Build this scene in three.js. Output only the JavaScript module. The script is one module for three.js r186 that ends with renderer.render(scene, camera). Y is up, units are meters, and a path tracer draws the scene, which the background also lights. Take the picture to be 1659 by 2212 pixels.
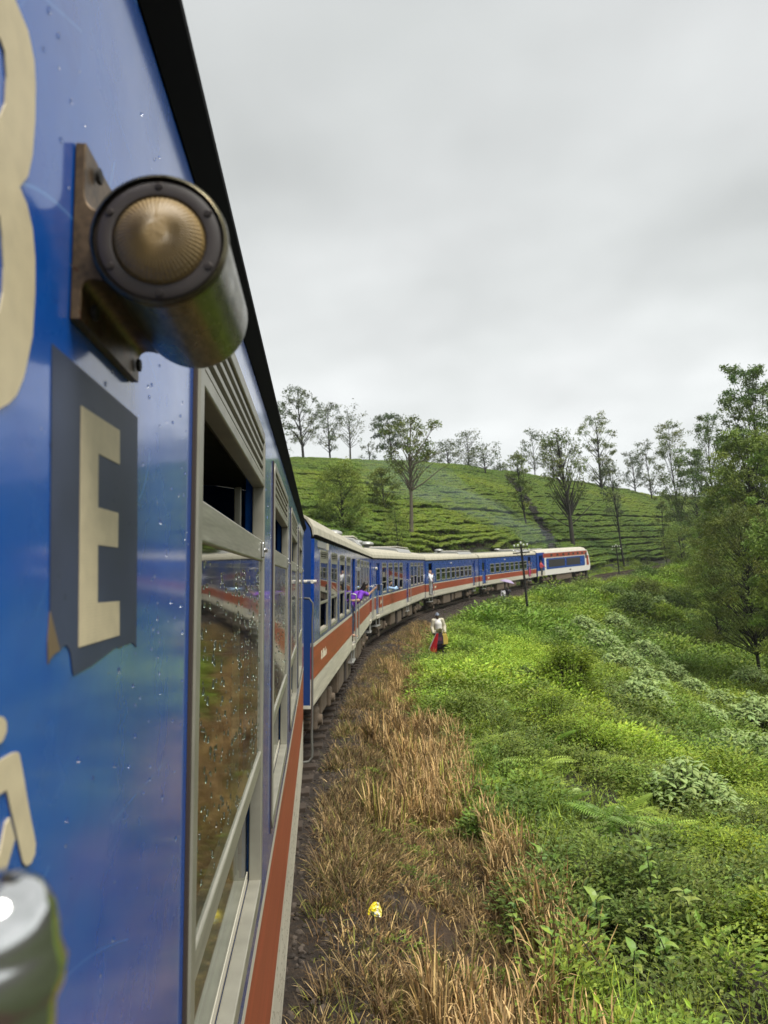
import * as THREE from 'three';
import { mergeGeometries, mergeVertices } from 'three/addons/utils/BufferGeometryUtils.js';
import { RoundedBoxGeometry } from 'three/addons/geometries/RoundedBoxGeometry.js';
import { MarchingCubes } from 'three/addons/objects/MarchingCubes.js';
import { ImprovedNoise } from 'three/addons/math/ImprovedNoise.js';

// ---------------------------------------------------------------- camera, sky, sun, exposure
const scene = new THREE.Scene();
const EYE = new THREE.Vector3(0, 2.8, 0), rad = THREE.MathUtils.degToRad;
const camera = new THREE.PerspectiveCamera(69.31, 3 / 4, 0.03, 9000);
camera.position.copy(EYE);
camera.rotation.order = 'YXZ';
camera.rotation.set(rad(4.7), 0, rad(-5));
camera.focus = 2.4;
camera.userData.fStop = 8.5;
camera.updateMatrixWorld(true);

const EXPO = 3.4, SKY = 1.46;
const renderer = new THREE.WebGLRenderer({ antialias: true });
renderer.toneMapping = THREE.LinearToneMapping;
renderer.toneMappingExposure = EXPO;
renderer.shadowMap.enabled = true;

let seed = 7;
function rnd() { seed = (seed + 0x6d2b79f5) | 0; let t = Math.imul(seed ^ (seed >>> 15), 1 | seed); t = (t + Math.imul(t ^ (t >>> 7), 61 | t)) ^ t; return ((t ^ (t >>> 14)) >>> 0) / 4294967296; }
const rr = (a, b) => a + (b - a) * rnd(), gauss = () => (rnd() + rnd() + rnd() + rnd() - 2) * 0.9;
const NZ = new ImprovedNoise(), noise = (x, y, z = 0.37) => NZ.noise(x, y, z);
function fbm(x, y, z, oct = 4) { let s = 0, a = 0.5; for (let i = 0; i < oct; i++) { s += a * NZ.noise(x, y, z + i * 7.3); x *= 2.03; y *= 2.03; z *= 2.03; a *= 0.5; } return s; }
const { clamp, lerp, smoothstep } = THREE.MathUtils;
const V = (x, y, z) => new THREE.Vector3(x, y, z);

{ // overcast sky: a grey cloud deck, paler towards the horizon
  const W = 1024, H = 512, d = new Float32Array(W * H * 4);
  for (let j = 0; j < H; j++) for (let i = 0; i < W; i++) {
    const el = ((j + 0.5) / H - 0.5) * Math.PI, az = ((i + 0.5) / W - 0.5) * 2 * Math.PI;
    const y = Math.sin(el), x = Math.cos(el) * Math.cos(az), z = Math.cos(el) * Math.sin(az), k = 1 / (Math.max(y, 0) + 0.22);
    const deg = Math.max(0, el * 57.3);
    let L = 0.445 + 0.31 * Math.exp(-deg / 15);
    const c = fbm(x * k * 0.8 + 3.1, z * k * 0.8 + 1.7, 0.5, 5), c2 = fbm(x * k * 2.6 + 9, z * k * 2.6, 4.2, 4), w = smoothstep(deg, 0, 6);
    L *= 1 + (0.48 * c + 0.2 * c2) * w;
    const o = (j * W + i) * 4, cool = clamp(c * 1.2 + 0.3, 0, 1);
    L *= SKY / EXPO; d[o] = L * lerp(0.965, 0.985, cool); d[o + 1] = L * lerp(1.01, 1.0, cool); d[o + 2] = L * lerp(1.005, 1.015, cool); d[o + 3] = 1;
  }
  const t = new THREE.DataTexture(d, W, H, THREE.RGBAFormat, THREE.FloatType);
  t.mapping = THREE.EquirectangularReflectionMapping; t.magFilter = t.minFilter = THREE.LinearFilter; t.needsUpdate = true;
  scene.background = scene.environment = t;
}
const sun = new THREE.DirectionalLight(new THREE.Color(1, 0.96, 0.89), 1.5);
sun.position.set(48, 110, 42); sun.castShadow = true; sun.shadow.radius = 55;
sun.shadow.mapSize.set(4096, 4096);
Object.assign(sun.shadow.camera, { left: -150, right: 150, top: 150, bottom: -150, near: 1, far: 600 });
sun.target.position.set(20, 0, -70); sun.position.add(sun.target.position);
scene.add(sun, sun.target);
scene.fog = new THREE.FogExp2(0xcfd6d8, 0.0002);

// ---------------------------------------------------------------- helpers
// a pixel of the photograph (1659 x 2212) at a depth, as a world point; and back
const FO = 1600, CX = 829.5, CY = 1106;
const at = (px, py, d) => V(((px - CX) / FO) * d, (-(py - CY) / FO) * d, -d).applyMatrix4(camera.matrixWorld);
const inv = camera.matrixWorld.clone().invert();
const toPx = (p) => { const c = p.clone().applyMatrix4(inv); return [CX + (FO * c.x) / -c.z, CY - (FO * c.y) / -c.z, -c.z]; };

const taken = {};
const numbered = (n) => { taken[n] = (taken[n] ?? -1) + 1; return taken[n] ? n + '_' + String(taken[n]).padStart(3, '0') : n; };
const tag = (o, label, category, group, kind) => { if (label) o.userData.label = label; if (category) o.userData.category = category; if (group) o.userData.group = group; if (kind) o.userData.kind = kind; return o; };
const shade = (m) => { m.castShadow = m.receiveShadow = true; return m; };
function top(name, o, label, category, group, kind) { o.name = numbered(name); scene.add(o); return tag(o, label, category, group, kind); }
function part(name, geo, mat, parent) { const m = shade(new THREE.Mesh(geo, mat)); m.name = name; parent.add(m); return m; }
function merge(list) {
  list = list.filter(Boolean).map((g) => { g = g.index ? g.toNonIndexed() : g; if (!g.attributes.uv) g.setAttribute('uv', new THREE.BufferAttribute(new Float32Array(g.attributes.position.count * 2), 2)); if (!g.attributes.normal) g.computeVertexNormals(); for (const k of Object.keys(g.attributes)) if (!['position', 'normal', 'uv', 'color'].includes(k)) g.deleteAttribute(k); return g; });
  return list.length === 1 ? list[0] : mergeGeometries(list);
}
const M = (color, roughness = 0.7, more = {}) => new THREE.MeshPhysicalMaterial({ color: Array.isArray(color) ? new THREE.Color(...color) : color, roughness, ...more });
const box = (x0, x1, y0, y1, z0, z1) => new THREE.BoxGeometry(Math.abs(x1 - x0), Math.abs(y1 - y0), Math.abs(z1 - z0)).translate((x0 + x1) / 2, (y0 + y1) / 2, (z0 + z1) / 2);
const rbox = (x0, x1, y0, y1, z0, z1, r = 0.02) => new RoundedBoxGeometry(Math.abs(x1 - x0), Math.abs(y1 - y0), Math.abs(z1 - z0), 2, r).translate((x0 + x1) / 2, (y0 + y1) / 2, (z0 + z1) / 2);
const tube = (pts, r, seg = 12, rs = 7) => new THREE.TubeGeometry(new THREE.CatmullRomCurve3(pts), seg, r, rs);
const cyl = (a, b, ra, rb = ra, n = 8) => { const d = b.clone().sub(a), l = d.length(), g = new THREE.CylinderGeometry(rb, ra, l, n); g.translate(0, l / 2, 0); g.applyQuaternion(new THREE.Quaternion().setFromUnitVectors(V(0, 1, 0), d.normalize())); return g.translate(a.x, a.y, a.z); };
function taper(path, r0, r1, n = 6) { // one tapered bent limb
  const pos = [], idx = [], L = path.length;
  for (let i = 0; i < L; i++) {
    const t = path[Math.min(i + 1, L - 1)].clone().sub(path[Math.max(i - 1, 0)]).normalize(), a = Math.abs(t.y) < 0.95 ? V(0, 1, 0) : V(1, 0, 0), u = a.cross(t).normalize(), w = t.clone().cross(u), r = lerp(r0, r1, i / (L - 1));
    for (let k = 0; k < n; k++) { const an = (k / n) * 6.2832; pos.push(path[i].x + r * (u.x * Math.cos(an) + w.x * Math.sin(an)), path[i].y + r * (u.y * Math.cos(an) + w.y * Math.sin(an)), path[i].z + r * (u.z * Math.cos(an) + w.z * Math.sin(an))); }
  }
  for (let i = 0; i < L - 1; i++) for (let k = 0; k < n; k++) { const a = i * n + k, b = i * n + ((k + 1) % n); idx.push(a, b, a + n, b, b + n, a + n); }
  const g = new THREE.BufferGeometry(); g.setAttribute('position', new THREE.Float32BufferAttribute(pos, 3)); g.setIndex(idx); g.computeVertexNormals(); return g;
}
class Leaves { // folded leaf faces
  constructor() { this.p = []; this.c = []; }
  tri(a, b, c, col) { this.p.push(a.x, a.y, a.z, b.x, b.y, b.z, c.x, c.y, c.z); for (let i = 0; i < 3; i++) this.c.push(col[0], col[1], col[2]); }
  leaf(at_, dir, up, len, wid, col, bend = 0) {
    const s = dir.clone().cross(up).normalize(), n = s.clone().cross(dir).normalize(), m = at_.clone().addScaledVector(dir, len * 0.45);
    const l = m.clone().addScaledVector(s, wid / 2).addScaledVector(n, wid * 0.22), r = m.clone().addScaledVector(s, -wid / 2).addScaledVector(n, wid * 0.22), t = at_.clone().addScaledVector(dir, len).addScaledVector(n, -bend * len);
    this.tri(at_, l, t, col); this.tri(at_, t, r, col);
  }
  blade(at_, dir, side, len, wid, droop, col, seg = 4, col2 = col, hook = 0) { // a grass blade that arches over
    let a = at_.clone(), d = dir.clone(), w = wid;
    for (let i = 0; i < seg; i++) {
      const b = a.clone().addScaledVector(d, len / seg), w2 = i === seg - 1 ? wid * 0.15 : wid * (1 - 0.55 * (i + 1) / seg);
      const a1 = a.clone().addScaledVector(side, w / 2), a2 = a.clone().addScaledVector(side, -w / 2), b1 = b.clone().addScaledVector(side, w2 / 2), b2 = b.clone().addScaledVector(side, -w2 / 2);
      const cc = i / seg < 0.55 ? col : col2; this.tri(a1, a2, b1, cc); this.tri(b1, a2, b2, cc);
      a = b; w = w2; d = d.clone(); const e = (droop / seg) * (hook ? 2.6 * ((i + 1) / seg) ** 3 : 1); d.y -= e; if (hook) d.addScaledVector(V(side.z, 0, -side.x).normalize(), e * 0.75); d.normalize();
    }
  }
  build() { const g = new THREE.BufferGeometry(); g.setAttribute('position', new THREE.Float32BufferAttribute(this.p, 3)); g.setAttribute('color', new THREE.Float32BufferAttribute(this.c, 3)); g.computeVertexNormals(); return g; }
}
const rdir = () => { const z = rr(-1, 1), a = rnd() * 6.2832, s = Math.sqrt(1 - z * z); return V(s * Math.cos(a), z, s * Math.sin(a)); };
const tint = (c, k, y = 0) => [c[0] * k * (1 + y), c[1] * k, c[2] * k * (1 - y * 0.5)];
function canvasTex(w, h, draw, rep, srgb = true) {
  const c = document.createElement('canvas'); c.width = w; c.height = h; draw(c.getContext('2d'), w, h);
  const t = new THREE.CanvasTexture(c); t.wrapS = t.wrapT = THREE.RepeatWrapping; t.magFilter = THREE.LinearFilter; if (rep) t.repeat.set(rep[0], rep[1]); if (srgb) t.colorSpace = THREE.SRGBColorSpace; return t;
}
function dataTex(n, f, rep, srgb = true) { // f(i, j) gives r, g, b in 0..1
  const d = new Uint8Array(n * n * 4); for (let j = 0; j < n; j++) for (let i = 0; i < n; i++) { const c = f(i / n, j / n), o = (j * n + i) * 4; for (let k = 0; k < 3; k++) d[o + k] = clamp(c[k], 0, 1) * 255; d[o + 3] = 255; }
  const t = new THREE.DataTexture(d, n, n); t.wrapS = t.wrapT = THREE.RepeatWrapping; t.magFilter = t.minFilter = THREE.LinearFilter; if (srgb) t.colorSpace = THREE.SRGBColorSpace; if (rep) t.repeat.set(rep, rep); t.needsUpdate = true; return t;
}
const tileFbm = (u, v, f, z) => { // repeats at the tile's edge
  const a = fbm(u * f, v * f, z), b = fbm((u - 1) * f, v * f, z), c = fbm(u * f, (v - 1) * f, z), d = fbm((u - 1) * f, (v - 1) * f, z); return lerp(lerp(a, b, u), lerp(c, d, u), v) * 1.35;
};

// ---------------------------------------------------------------- the line of the track and the lie of the land
const trackCurve = new THREE.CatmullRomCurve3([[5.5, 50], [2.6, 36], [0.1, 18], [-1.79, 0], [-2.75, -10.96], [-2.31, -30], [0.86, -50.05], [6.66, -67.7], [15.46, -85.1], [25.4, -98.4], [38, -115], [53, -136], [72, -152], [96, -166], [126, -176], [170, -186], [230, -190]].map(([x, z]) => V(x, 0, z)));
const TS = 420, TP = trackCurve.getSpacedPoints(TS), TT = TP.map((p, i) => TP[Math.min(i + 1, TS)].clone().sub(TP[Math.max(i - 1, 0)]).normalize());
const TLEN = trackCurve.getLength();
function side(x, z) { // metres to the right of the track's centre line, and the sample nearest
  let best = 1e9, k = 0; for (let i = 0; i <= TS; i += 4) { const d = (TP[i].x - x) ** 2 + (TP[i].z - z) ** 2; if (d < best) { best = d; k = i; } }
  for (let i = Math.max(0, k - 4); i <= Math.min(TS, k + 4); i++) { const d = (TP[i].x - x) ** 2 + (TP[i].z - z) ** 2; if (d < best) { best = d; k = i; } }
  const t = TT[k], dx = x - TP[k].x, dz = z - TP[k].z, c = -dx * t.z + dz * t.x; // right of travel
  return [Math.sign(c) * Math.sqrt(best), k];
}
const knots = (list, x) => { if (x <= list[0][0]) return list[0][1]; for (let i = 1; i < list.length; i++) if (x <= list[i][0]) return lerp(list[i - 1][1], list[i][1], smoothstep(x, list[i - 1][0], list[i][0]) * 0.5 + 0.5 * (x - list[i - 1][0]) / (list[i][0] - list[i - 1][0])); return list[list.length - 1][1]; };
// the tea hill: crest height, crest distance and foot distance by bearing from the carriage door
const crest = [[640, 1000, 190], [860, 1004, 195], [980, 1010, 200], [1100, 1025, 205], [1250, 1046, 215], [1345, 1063, 225], [1420, 1076, 240], [1500, 1078, 290], [1659, 1080, 330]].map(([x, y, d]) => { const p = at(x, y, d), r = Math.hypot(p.x, p.z); return [Math.atan2(p.x, -p.z) * 57.2958, p.y, r]; });
const crestH = [[-180, 10], [-90, 22], [-40, 34], ...crest.map((c) => [c[0], c[1]]), [50, 20], [80, 6], [180, 4]], crestR = [[-180, 190], ...crest.map((c) => [c[0], c[2]]), [180, 420]];
const footR = [[-180, 20], [-40, 16], [-8, 34], [-2, 44], [3, 58], [8, 74], [12, 100], [16, 122], [20, 150], [23, 172], [26, 192], [30, 214], [38, 260], [60, 270], [180, 300]];
const hillF = (t) => t < 1 ? 0.62 * t + 0.38 * (1 - (1 - t) ** 2) : 1 - (t - 1) * 0.35;
const knoll = at(1600, 1175, 125);
function ground(x, z, rough = true) {
  const [u] = side(x, z), a = Math.abs(u), r = Math.hypot(x, z), az = Math.atan2(x, -z) * 57.2958;
  let h = a < 1.95 ? -0.22 : a < 2.9 ? lerp(-0.22, -0.75, (a - 1.95) / 0.95) : a < 4.7 ? lerp(-0.75, -0.92, (a - 2.9) / 1.8) : -0.92;
  if (u > 4.7) { h = u < 15 ? -0.92 - (u - 4.7) * 0.36 : u < 26 ? lerp(-4.63, -5.9, smoothstep(u, 13, 26)) : -5.9 + (u - 26) * 0.05; }
  h += 9 * Math.exp(-((x - knoll.x) ** 2 + (z - knoll.z) ** 2) / (2 * 15 ** 2)) * smoothstep(a, 3, 12);
  const r0 = knots(footR, az), R = knots(crestR, az), t = (r - r0) / (R - r0);
  if (t > 0 && (u < -3 || r > r0 + 10)) { const w = u < 0 ? smoothstep(-u, 2.5, 8) : smoothstep(t, 0, 0.3) ; h = lerp(h, Math.max(-5, -0.8 + (knots(crestH, az) + 0.8) * hillF(Math.min(t, 4))), w); }
  if (rough) { const k = smoothstep(a, 3, 7); h += k * (0.35 * noise(x * 0.16, z * 0.16) + 0.16 * noise(x * 0.5, z * 0.5, 2.2)) + 0.05 * noise(x * 1.3, z * 1.3, 5.1) * smoothstep(a, 1.95, 3); }
  return h;
}
function hit(px, py, lift = 0) { // where the sight line through a pixel meets the ground
  const p = at(px, py, 1).sub(EYE).normalize(); let d = 1.5; const q = V(0, 0, 0);
  while (d < 400) { q.copy(EYE).addScaledVector(p, d); if (q.y < ground(q.x, q.z) + lift) break; d *= 1.006; }
  return q.clone();
}
const onGround = (p, sink = 0) => { p.y = ground(p.x, p.z) - sink; return p; };

const bareSpots = [[1330, 1745, 1.25], [1290, 1700, 0.8], [1385, 1850, 0.9], [1345, 1800, 0.7], [1585, 2150, 1.1], [1650, 2185, 1.1], [1400, 2085, 0.45], [1240, 1650, 0.7]].map(([x, y, r]) => [hit(x, y), r]);
const bareAt = (x, z) => bareSpots.some(([q, r]) => Math.hypot(x - q.x, z - q.z) < r * (1 + 0.5 * noise(x * 2, z * 2)));

// ---------------------------------------------------------------- ground sheet, ballast, rails, tea hill
const soilTex = dataTex(512, (u, v) => { const a = tileFbm(u, v, 6, 1.1), b = tileFbm(u, v, 28, 3.3), c = rnd() * 0.16; const k = 0.72 + a * 0.5 + b * 0.5 + c; return [k, k * 0.97, k * 0.92]; });
{
  const az = []; for (let a = -180; a < 180;) { az.push(a); a += a >= -32 && a < 38 ? 0.4 : 4; } az.push(180);
  const rs = [0.001]; for (let r = 0.8; r < 330; r *= 1.032) rs.push(r); rs.push(400, 520, 700, 1000, 1600, 2600, 4200);
  const n = az.length, pos = [], col = [], uv = [], idx = [];
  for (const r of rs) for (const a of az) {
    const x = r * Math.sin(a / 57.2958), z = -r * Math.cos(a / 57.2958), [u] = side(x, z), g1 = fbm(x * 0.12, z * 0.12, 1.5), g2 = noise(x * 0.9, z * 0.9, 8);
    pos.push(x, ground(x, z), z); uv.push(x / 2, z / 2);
    const soil = [0.070, 0.046, 0.028], dark = [0.040, 0.028, 0.019], grass = bareAt(x, z) ? [0.026, 0.019, 0.015]   : Math.abs(u) > 6 && (u < 0 || a > 24) && r > 60 ? [0.020, 0.022, 0.008] : [0.040, 0.062, 0.012], k = smoothstep(Math.abs(u) + g2 * 0.8, 3.6, 5.6), b = smoothstep(Math.abs(u) + g2 * 0.3, 2.1, 2.9);  // hill tone is near black: shade between the tea rows put into the colour
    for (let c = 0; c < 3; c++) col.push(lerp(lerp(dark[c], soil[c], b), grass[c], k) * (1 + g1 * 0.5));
  }
  for (let i = 0; i < rs.length - 1; i++) for (let j = 0; j < n - 1; j++) { const a = i * n + j, b = a + 1; idx.push(a, b, a + n, b, b + n, a + n); }
  const g = new THREE.BufferGeometry(); g.setAttribute('position', new THREE.Float32BufferAttribute(pos, 3)); g.setAttribute('color', new THREE.Float32BufferAttribute(col, 3)); g.setAttribute('uv', new THREE.Float32BufferAttribute(uv, 2)); g.setIndex(idx); g.computeVertexNormals();
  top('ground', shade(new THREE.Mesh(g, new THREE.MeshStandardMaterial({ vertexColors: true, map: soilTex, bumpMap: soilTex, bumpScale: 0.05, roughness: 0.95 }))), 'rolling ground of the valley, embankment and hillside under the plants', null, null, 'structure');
}
function instances(name, geo, mat, list, label, category, extra = {}) { // list of [Matrix4, Color]
  const m = shade(new THREE.InstancedMesh(geo, mat, list.length));
  list.forEach(([mx, c], i) => { m.setMatrixAt(i, mx); if (c) m.setColorAt(i, c); });
  if (extra.parent) { m.name = name; extra.parent.add(m); m.userData.kind = 'stuff'; return m; }
  return top(name, m, label, category, null, extra.kind ?? 'stuff');
}
const _q = new THREE.Quaternion(), _e = new THREE.Euler(), MX = (p, s, yaw = rnd() * 6.2832, tx = 0, tz = 0, sy = 1) => new THREE.Matrix4().compose(p, _q.setFromEuler(_e.set(tx, yaw, tz)).clone(), typeof s === 'number' ? V(s, s * sy, s) : s);
{ // stones, sleepers and rails
  const track = top('railway_track', new THREE.Group(), 'steel railway track curving right under the train', null, null, 'structure');
  const stone = new THREE.IcosahedronGeometry(0.03, 1), p = stone.attributes.position; for (let i = 0; i < p.count; i++) { const k = 1 + 0.5 * noise(p.getX(i) * 30, p.getY(i) * 30, p.getZ(i) * 30); p.setXYZ(i, p.getX(i) * k, p.getY(i) * k * 0.75, p.getZ(i) * k); } stone.computeVertexNormals();
  const list = [];
  for (let i = 0; i < 17000; i++) { const k = Math.min(TS - 1, Math.floor((0.115 + 0.42 * rnd() ** 1.4) * TS)), f = rnd(), q = TP[k].clone().lerp(TP[k + 1], f), t = TT[k], w = 1.1 + 1.35 * rnd(); q.x += -t.z * w; q.z += t.x * w; q.y = ground(q.x, q.z); const c = rr(0.35, 1.25); list.push([MX(q, rr(0.3, 1.2), rnd() * 6, rnd() * 6), new THREE.Color(0.065 * c, 0.050 * c, 0.038 * c)]); }
  instances('ballast_stones', stone, M(0xffffff, 0.9), list, '', '', { parent: track });
  const sl = new RoundedBoxGeometry(2.7, 0.2, 0.24, 1, 0.015), sm = M([0.045, 0.032, 0.022], 0.95), step = TLEN / TS;
  let n = 0; for (let s = 52; s < 210 && n < 240; s += 0.72, n++) { const k = Math.floor(s / step), m = part('sleeper', sl, sm, track), q = TP[k].clone().lerp(TP[k + 1], s / step - k); m.position.set(q.x, -0.26, q.z); m.rotation.y = Math.atan2(-TT[k].x, -TT[k].z); }
  for (const w of [-0.875, 0.875]) { const pts = []; for (let i = 20; i < TS - 60; i += 2) pts.push(V(TP[i].x - TT[i].z * w, 0, TP[i].z + TT[i].x * w)); const c = new THREE.CatmullRomCurve3(pts), sh = new THREE.Shape(); [[-0.035, 0], [0.035, 0], [0.035, -0.04], [0.01, -0.05], [0.01, -0.125], [0.065, -0.14], [0.065, -0.158], [-0.065, -0.158], [-0.065, -0.14], [-0.01, -0.125], [-0.01, -0.05], [-0.035, -0.04]].forEach(([x, y], i) => i ? sh.lineTo(-y, x) : sh.moveTo(-y, x)); part('rail', new THREE.ExtrudeGeometry(sh, { steps: 260, extrudePath: c, bevelEnabled: false }), M([0.16, 0.12, 0.10], 0.45, { metalness: 0.7 }), track); }
}
{ // tea: clipped bushes in rows that follow the contours of the hill
  const bush = (v) => {
    const L = new Leaves(), core = new THREE.IcosahedronGeometry(1, 2), cp = core.attributes.position;
    for (let i = 0; i < cp.count; i++) { const x = cp.getX(i), y = cp.getY(i), z = cp.getZ(i), k = 0.86 + 0.2 * noise(x * 3 + v * 9, y * 3, z * 3); cp.setXYZ(i, x * k * 0.72, 0.62 + clamp(y * k * 0.4, -0.16, 0.16), z * k * 0.52); }
    core.computeVertexNormals(); const cc = new Float32Array(cp.count * 3); for (let i = 0; i < cp.count; i++) { cc[i * 3] = cc[i * 3 + 1] = cc[i * 3 + 2] = 0.6; } core.setAttribute('color', new THREE.BufferAttribute(cc, 3)); core.deleteAttribute('uv');
    for (let i = 0; i < 110; i++) { const a = rnd() * 6.28, q = Math.sqrt(rnd()), d = rdir(); d.y = Math.abs(d.y) + 0.5; d.normalize(); const k = rr(0.6, 1.35); L.leaf(V(Math.cos(a) * q * 0.72, 0.76 - 0.2 * q ** 4 + rr(-0.04, 0.05), Math.sin(a) * q * 0.52), d, rdir(), rr(0.09, 0.17), 0.07, [k, k, k * 0.9]); }
    const tr = [0, 1, 2, 3, 4].map((i) => { const g = cyl(V(-0.5 + i * 0.25, -0.3, rr(-0.12, 0.12)), V(-0.5 + i * 0.26, 0.55, rr(-0.2, 0.2)), 0.05, 0.035, 5).toNonIndexed(), n = g.attributes.position.count; g.deleteAttribute('uv'); g.setAttribute('color', new THREE.BufferAttribute(new Float32Array(n * 3).map((_, j) => [0.2, 0.09, 1.0][j % 3]), 3)); return g; });
    return mergeGeometries([core, L.build(), ...tr]);
  };
  const list = [[], [], []], col = [0.120, 0.190, 0.008];
  const gully = [at(1090, 1036, 178), at(1125, 1085, 150), at(1160, 1130, 128), at(1196, 1182, 112)];
  const inGully = (p) => { for (let i = 0; i < 3; i++) { const a = gully[i], b = gully[i + 1], dx = b.x - a.x, dz = b.z - a.z, t = clamp(((p.x - a.x) * dx + (p.z - a.z) * dz) / (dx * dx + dz * dz), 0, 1); if (Math.hypot(p.x - a.x - dx * t, p.z - a.z - dz * t) < 1.0 + 0.5 * noise(p.x * 0.4, p.z * 0.4)) return true; } return false; };
  const r8 = knots(footR, 8), R8 = knots(crestR, 8), H8 = knots(crestH, 8) + 0.8;
  for (let k = 0, t8 = 0.004; t8 < 1.25; k++, t8 += (k % 12 === 0 ? 3.1 : k % 3 === 0 ? 2.25 : 1.22) / (R8 - r8)) {
    const hk = -0.8 + H8 * (t8 < 1 ? hillF(t8) : hillF(1) + (t8 - 1) * 0.6);
    const wob = rr(0, 9), spot = (a) => { // the point of this row at a bearing
      const r0 = knots(footR, a), R = knots(crestR, a), H = knots(crestH, a) + 0.8, f = (hk + 0.8 + 0.25 * noise(a * 0.12, wob)) / H; if (f < 0.002 || f > 0.999) return null;
      const t = 0.62 + 0.38 * 2, c = (t - Math.sqrt(t * t - 4 * 0.38 * f)) / (2 * 0.38), r = r0 + c * (R - r0); return V(r * Math.sin(a / 57.2958), 0, -r * Math.cos(a / 57.2958)); // solve 0.62t + 0.38(2t - t2) = f
    };
    for (let a = -9 + rr(0, 0.5); a < 33;) {
      const p = spot(a), q = p && spot(a + 0.1); if (!q) { a += 0.35; continue; }
      const ds = Math.max(0.5, p.distanceTo(q) * 10), yaw = Math.atan2(-(q.z - p.z), q.x - p.x), [u] = side(p.x, p.z); a += clamp((rr(0.8, 1.1)) / ds, 0.03, 1.2);
      const patch = fbm(p.x * 0.05, p.z * 0.05, 6.6), bare = noise(p.x * 0.2, p.z * 0.2, 12), gu = inGully(p);
      if (!(u < -6.5 || a > 23) || Math.abs(u) < 6.5 || bare > 0.6 || rnd() < 0.02 || (gu && rnd() < 0.35)) continue;
      onGround(p); const y = rr(0.8, 1.2) * (1 + patch * 0.8), c2 = gu ? new THREE.Color(0.022, 0.018, 0.012) : new THREE.Color(col[0] * y * (1 + patch * 0.5 + rr(-0.1, 0.1)), col[1] * y, col[2] * y);
      list[Math.floor(rnd() * 3)].push([MX(p.setY(p.y + 0.1), V(rr(1.3, 1.7), rr(0.95, 1.15), rr(1.05, 1.25)), yaw + rr(-0.08, 0.08)), c2]);
    }
  }
  const tm = new THREE.MeshStandardMaterial({ vertexColors: true, roughness: 0.75 });
  const g = top('tea_bushes', new THREE.Group(), 'rows of clipped green tea bushes covering the hillside behind the train', 'tea bushes', null, 'stuff');
  list.forEach((l, i) => instances('tea_row_bushes', bush(i), tm, l, '', '', { parent: g }));
  console.log('tea', list.map((l) => l.length).join());
}

// ---------------------------------------------------------------- the train
const P = {
  blue: M([0.006, 0.050, 0.29], 0.32, { clearcoat: 0.7, clearcoatRoughness: 0.12 }), white: M([0.62, 0.60, 0.53], 0.5), red: M([0.36, 0.070, 0.036], 0.45), cream: M([0.52, 0.50, 0.415], 0.55), roofTop: M([0.16, 0.17, 0.14], 0.8),
  black: M([0.003, 0.003, 0.0035], 0.9, { specularIntensity: 0.15 }), frame: M([0.345, 0.345, 0.305], 0.42, { metalness: 0.25 }), rubber: M([0.045, 0.03, 0.022], 0.7), dark: M([0.018, 0.016, 0.015], 0.8), pane: M([0.40, 0.48, 0.43], 0.02, { transmission: 1, thickness: 0, ior: 1.62 }),
  under: M([0.145, 0.112, 0.082], 0.85), underDark: M([0.055, 0.046, 0.038], 0.9), steel: M([0.42, 0.42, 0.40], 0.4, { metalness: 0.6 }), chrome: M([0.78, 0.78, 0.77], 0.1, { metalness: 1 }), curtain: M([0.55, 0.50, 0.38], 0.9), seat: M([0.19, 0.012, 0.014], 0.75), inside: M([0.10, 0.10, 0.09], 0.8),
  grey: M([0.30, 0.30, 0.29], 0.5), endBlue: M([0.006, 0.034, 0.15], 0.5), pipe: M([0.10, 0.10, 0.09], 0.6), nearPane: M([0.40, 0.48, 0.43], 0.05, { transmission: 1, thickness: 0, ior: 1.62 }), grille: M([0.035, 0.033, 0.034], 0.7), letter: M([0.66, 0.60, 0.45], 0.6),
};
const grime = dataTex(512, (u, v) => { const a = tileFbm(u, v, 5, 2), b = tileFbm(u, v, 22, 4), k = 0.9 + a * 0.22 + b * 0.18; return [k, k * 0.985, k * 0.95]; }, 0.6);
for (const k of ['white', 'red', 'cream', 'frame', 'under', 'roofTop']) P[k].map = grime;
const rough = dataTex(512, (u, v) => { const a = 0.5 + tileFbm(u, v, 9, 3.1) * 0.6 + tileFbm(u, v, 40, 1.1) * 0.3; return [a, a, a]; }, 0.8, false);
P.blue.roughnessMap = rough; P.blue.roughness = 0.6;
const platey = (shape, x0, d, bevel = 0) => new THREE.ExtrudeGeometry(shape, bevel ? { depth: d - 2 * bevel, bevelEnabled: true, bevelSize: bevel, bevelThickness: bevel, bevelSegments: 2, bevelOffset: -bevel, curveSegments: 8 } : { depth: d, bevelEnabled: false, curveSegments: 10 }).translate(0, 0, bevel).rotateY(Math.PI / 2).translate(x0, 0, 0);
const tb = (t0, t1, y0, y1, x0, x1) => box(x0, x1, y0, y1, -t0, -t1), trb = (t0, t1, y0, y1, x0, x1, r) => rbox(x0, x1, y0, y1, -t0, -t1, r);
const rect = (s, t0, t1, y0, y1, r = 0) => { if (!r) { s.moveTo(t0, y0); s.lineTo(t1, y0); s.lineTo(t1, y1); s.lineTo(t0, y1); s.lineTo(t0, y0); return s; } s.moveTo(t0 + r, y0); s.lineTo(t1 - r, y0); s.absarc(t1 - r, y0 + r, r, -Math.PI / 2, 0); s.lineTo(t1, y1 - r); s.absarc(t1 - r, y1 - r, r, 0, Math.PI / 2); s.lineTo(t0 + r, y1); s.absarc(t0 + r, y1 - r, r, Math.PI / 2, Math.PI); s.lineTo(t0, y0 + r); s.absarc(t0 + r, y0 + r, r, Math.PI, Math.PI * 1.5); return s; };

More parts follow.
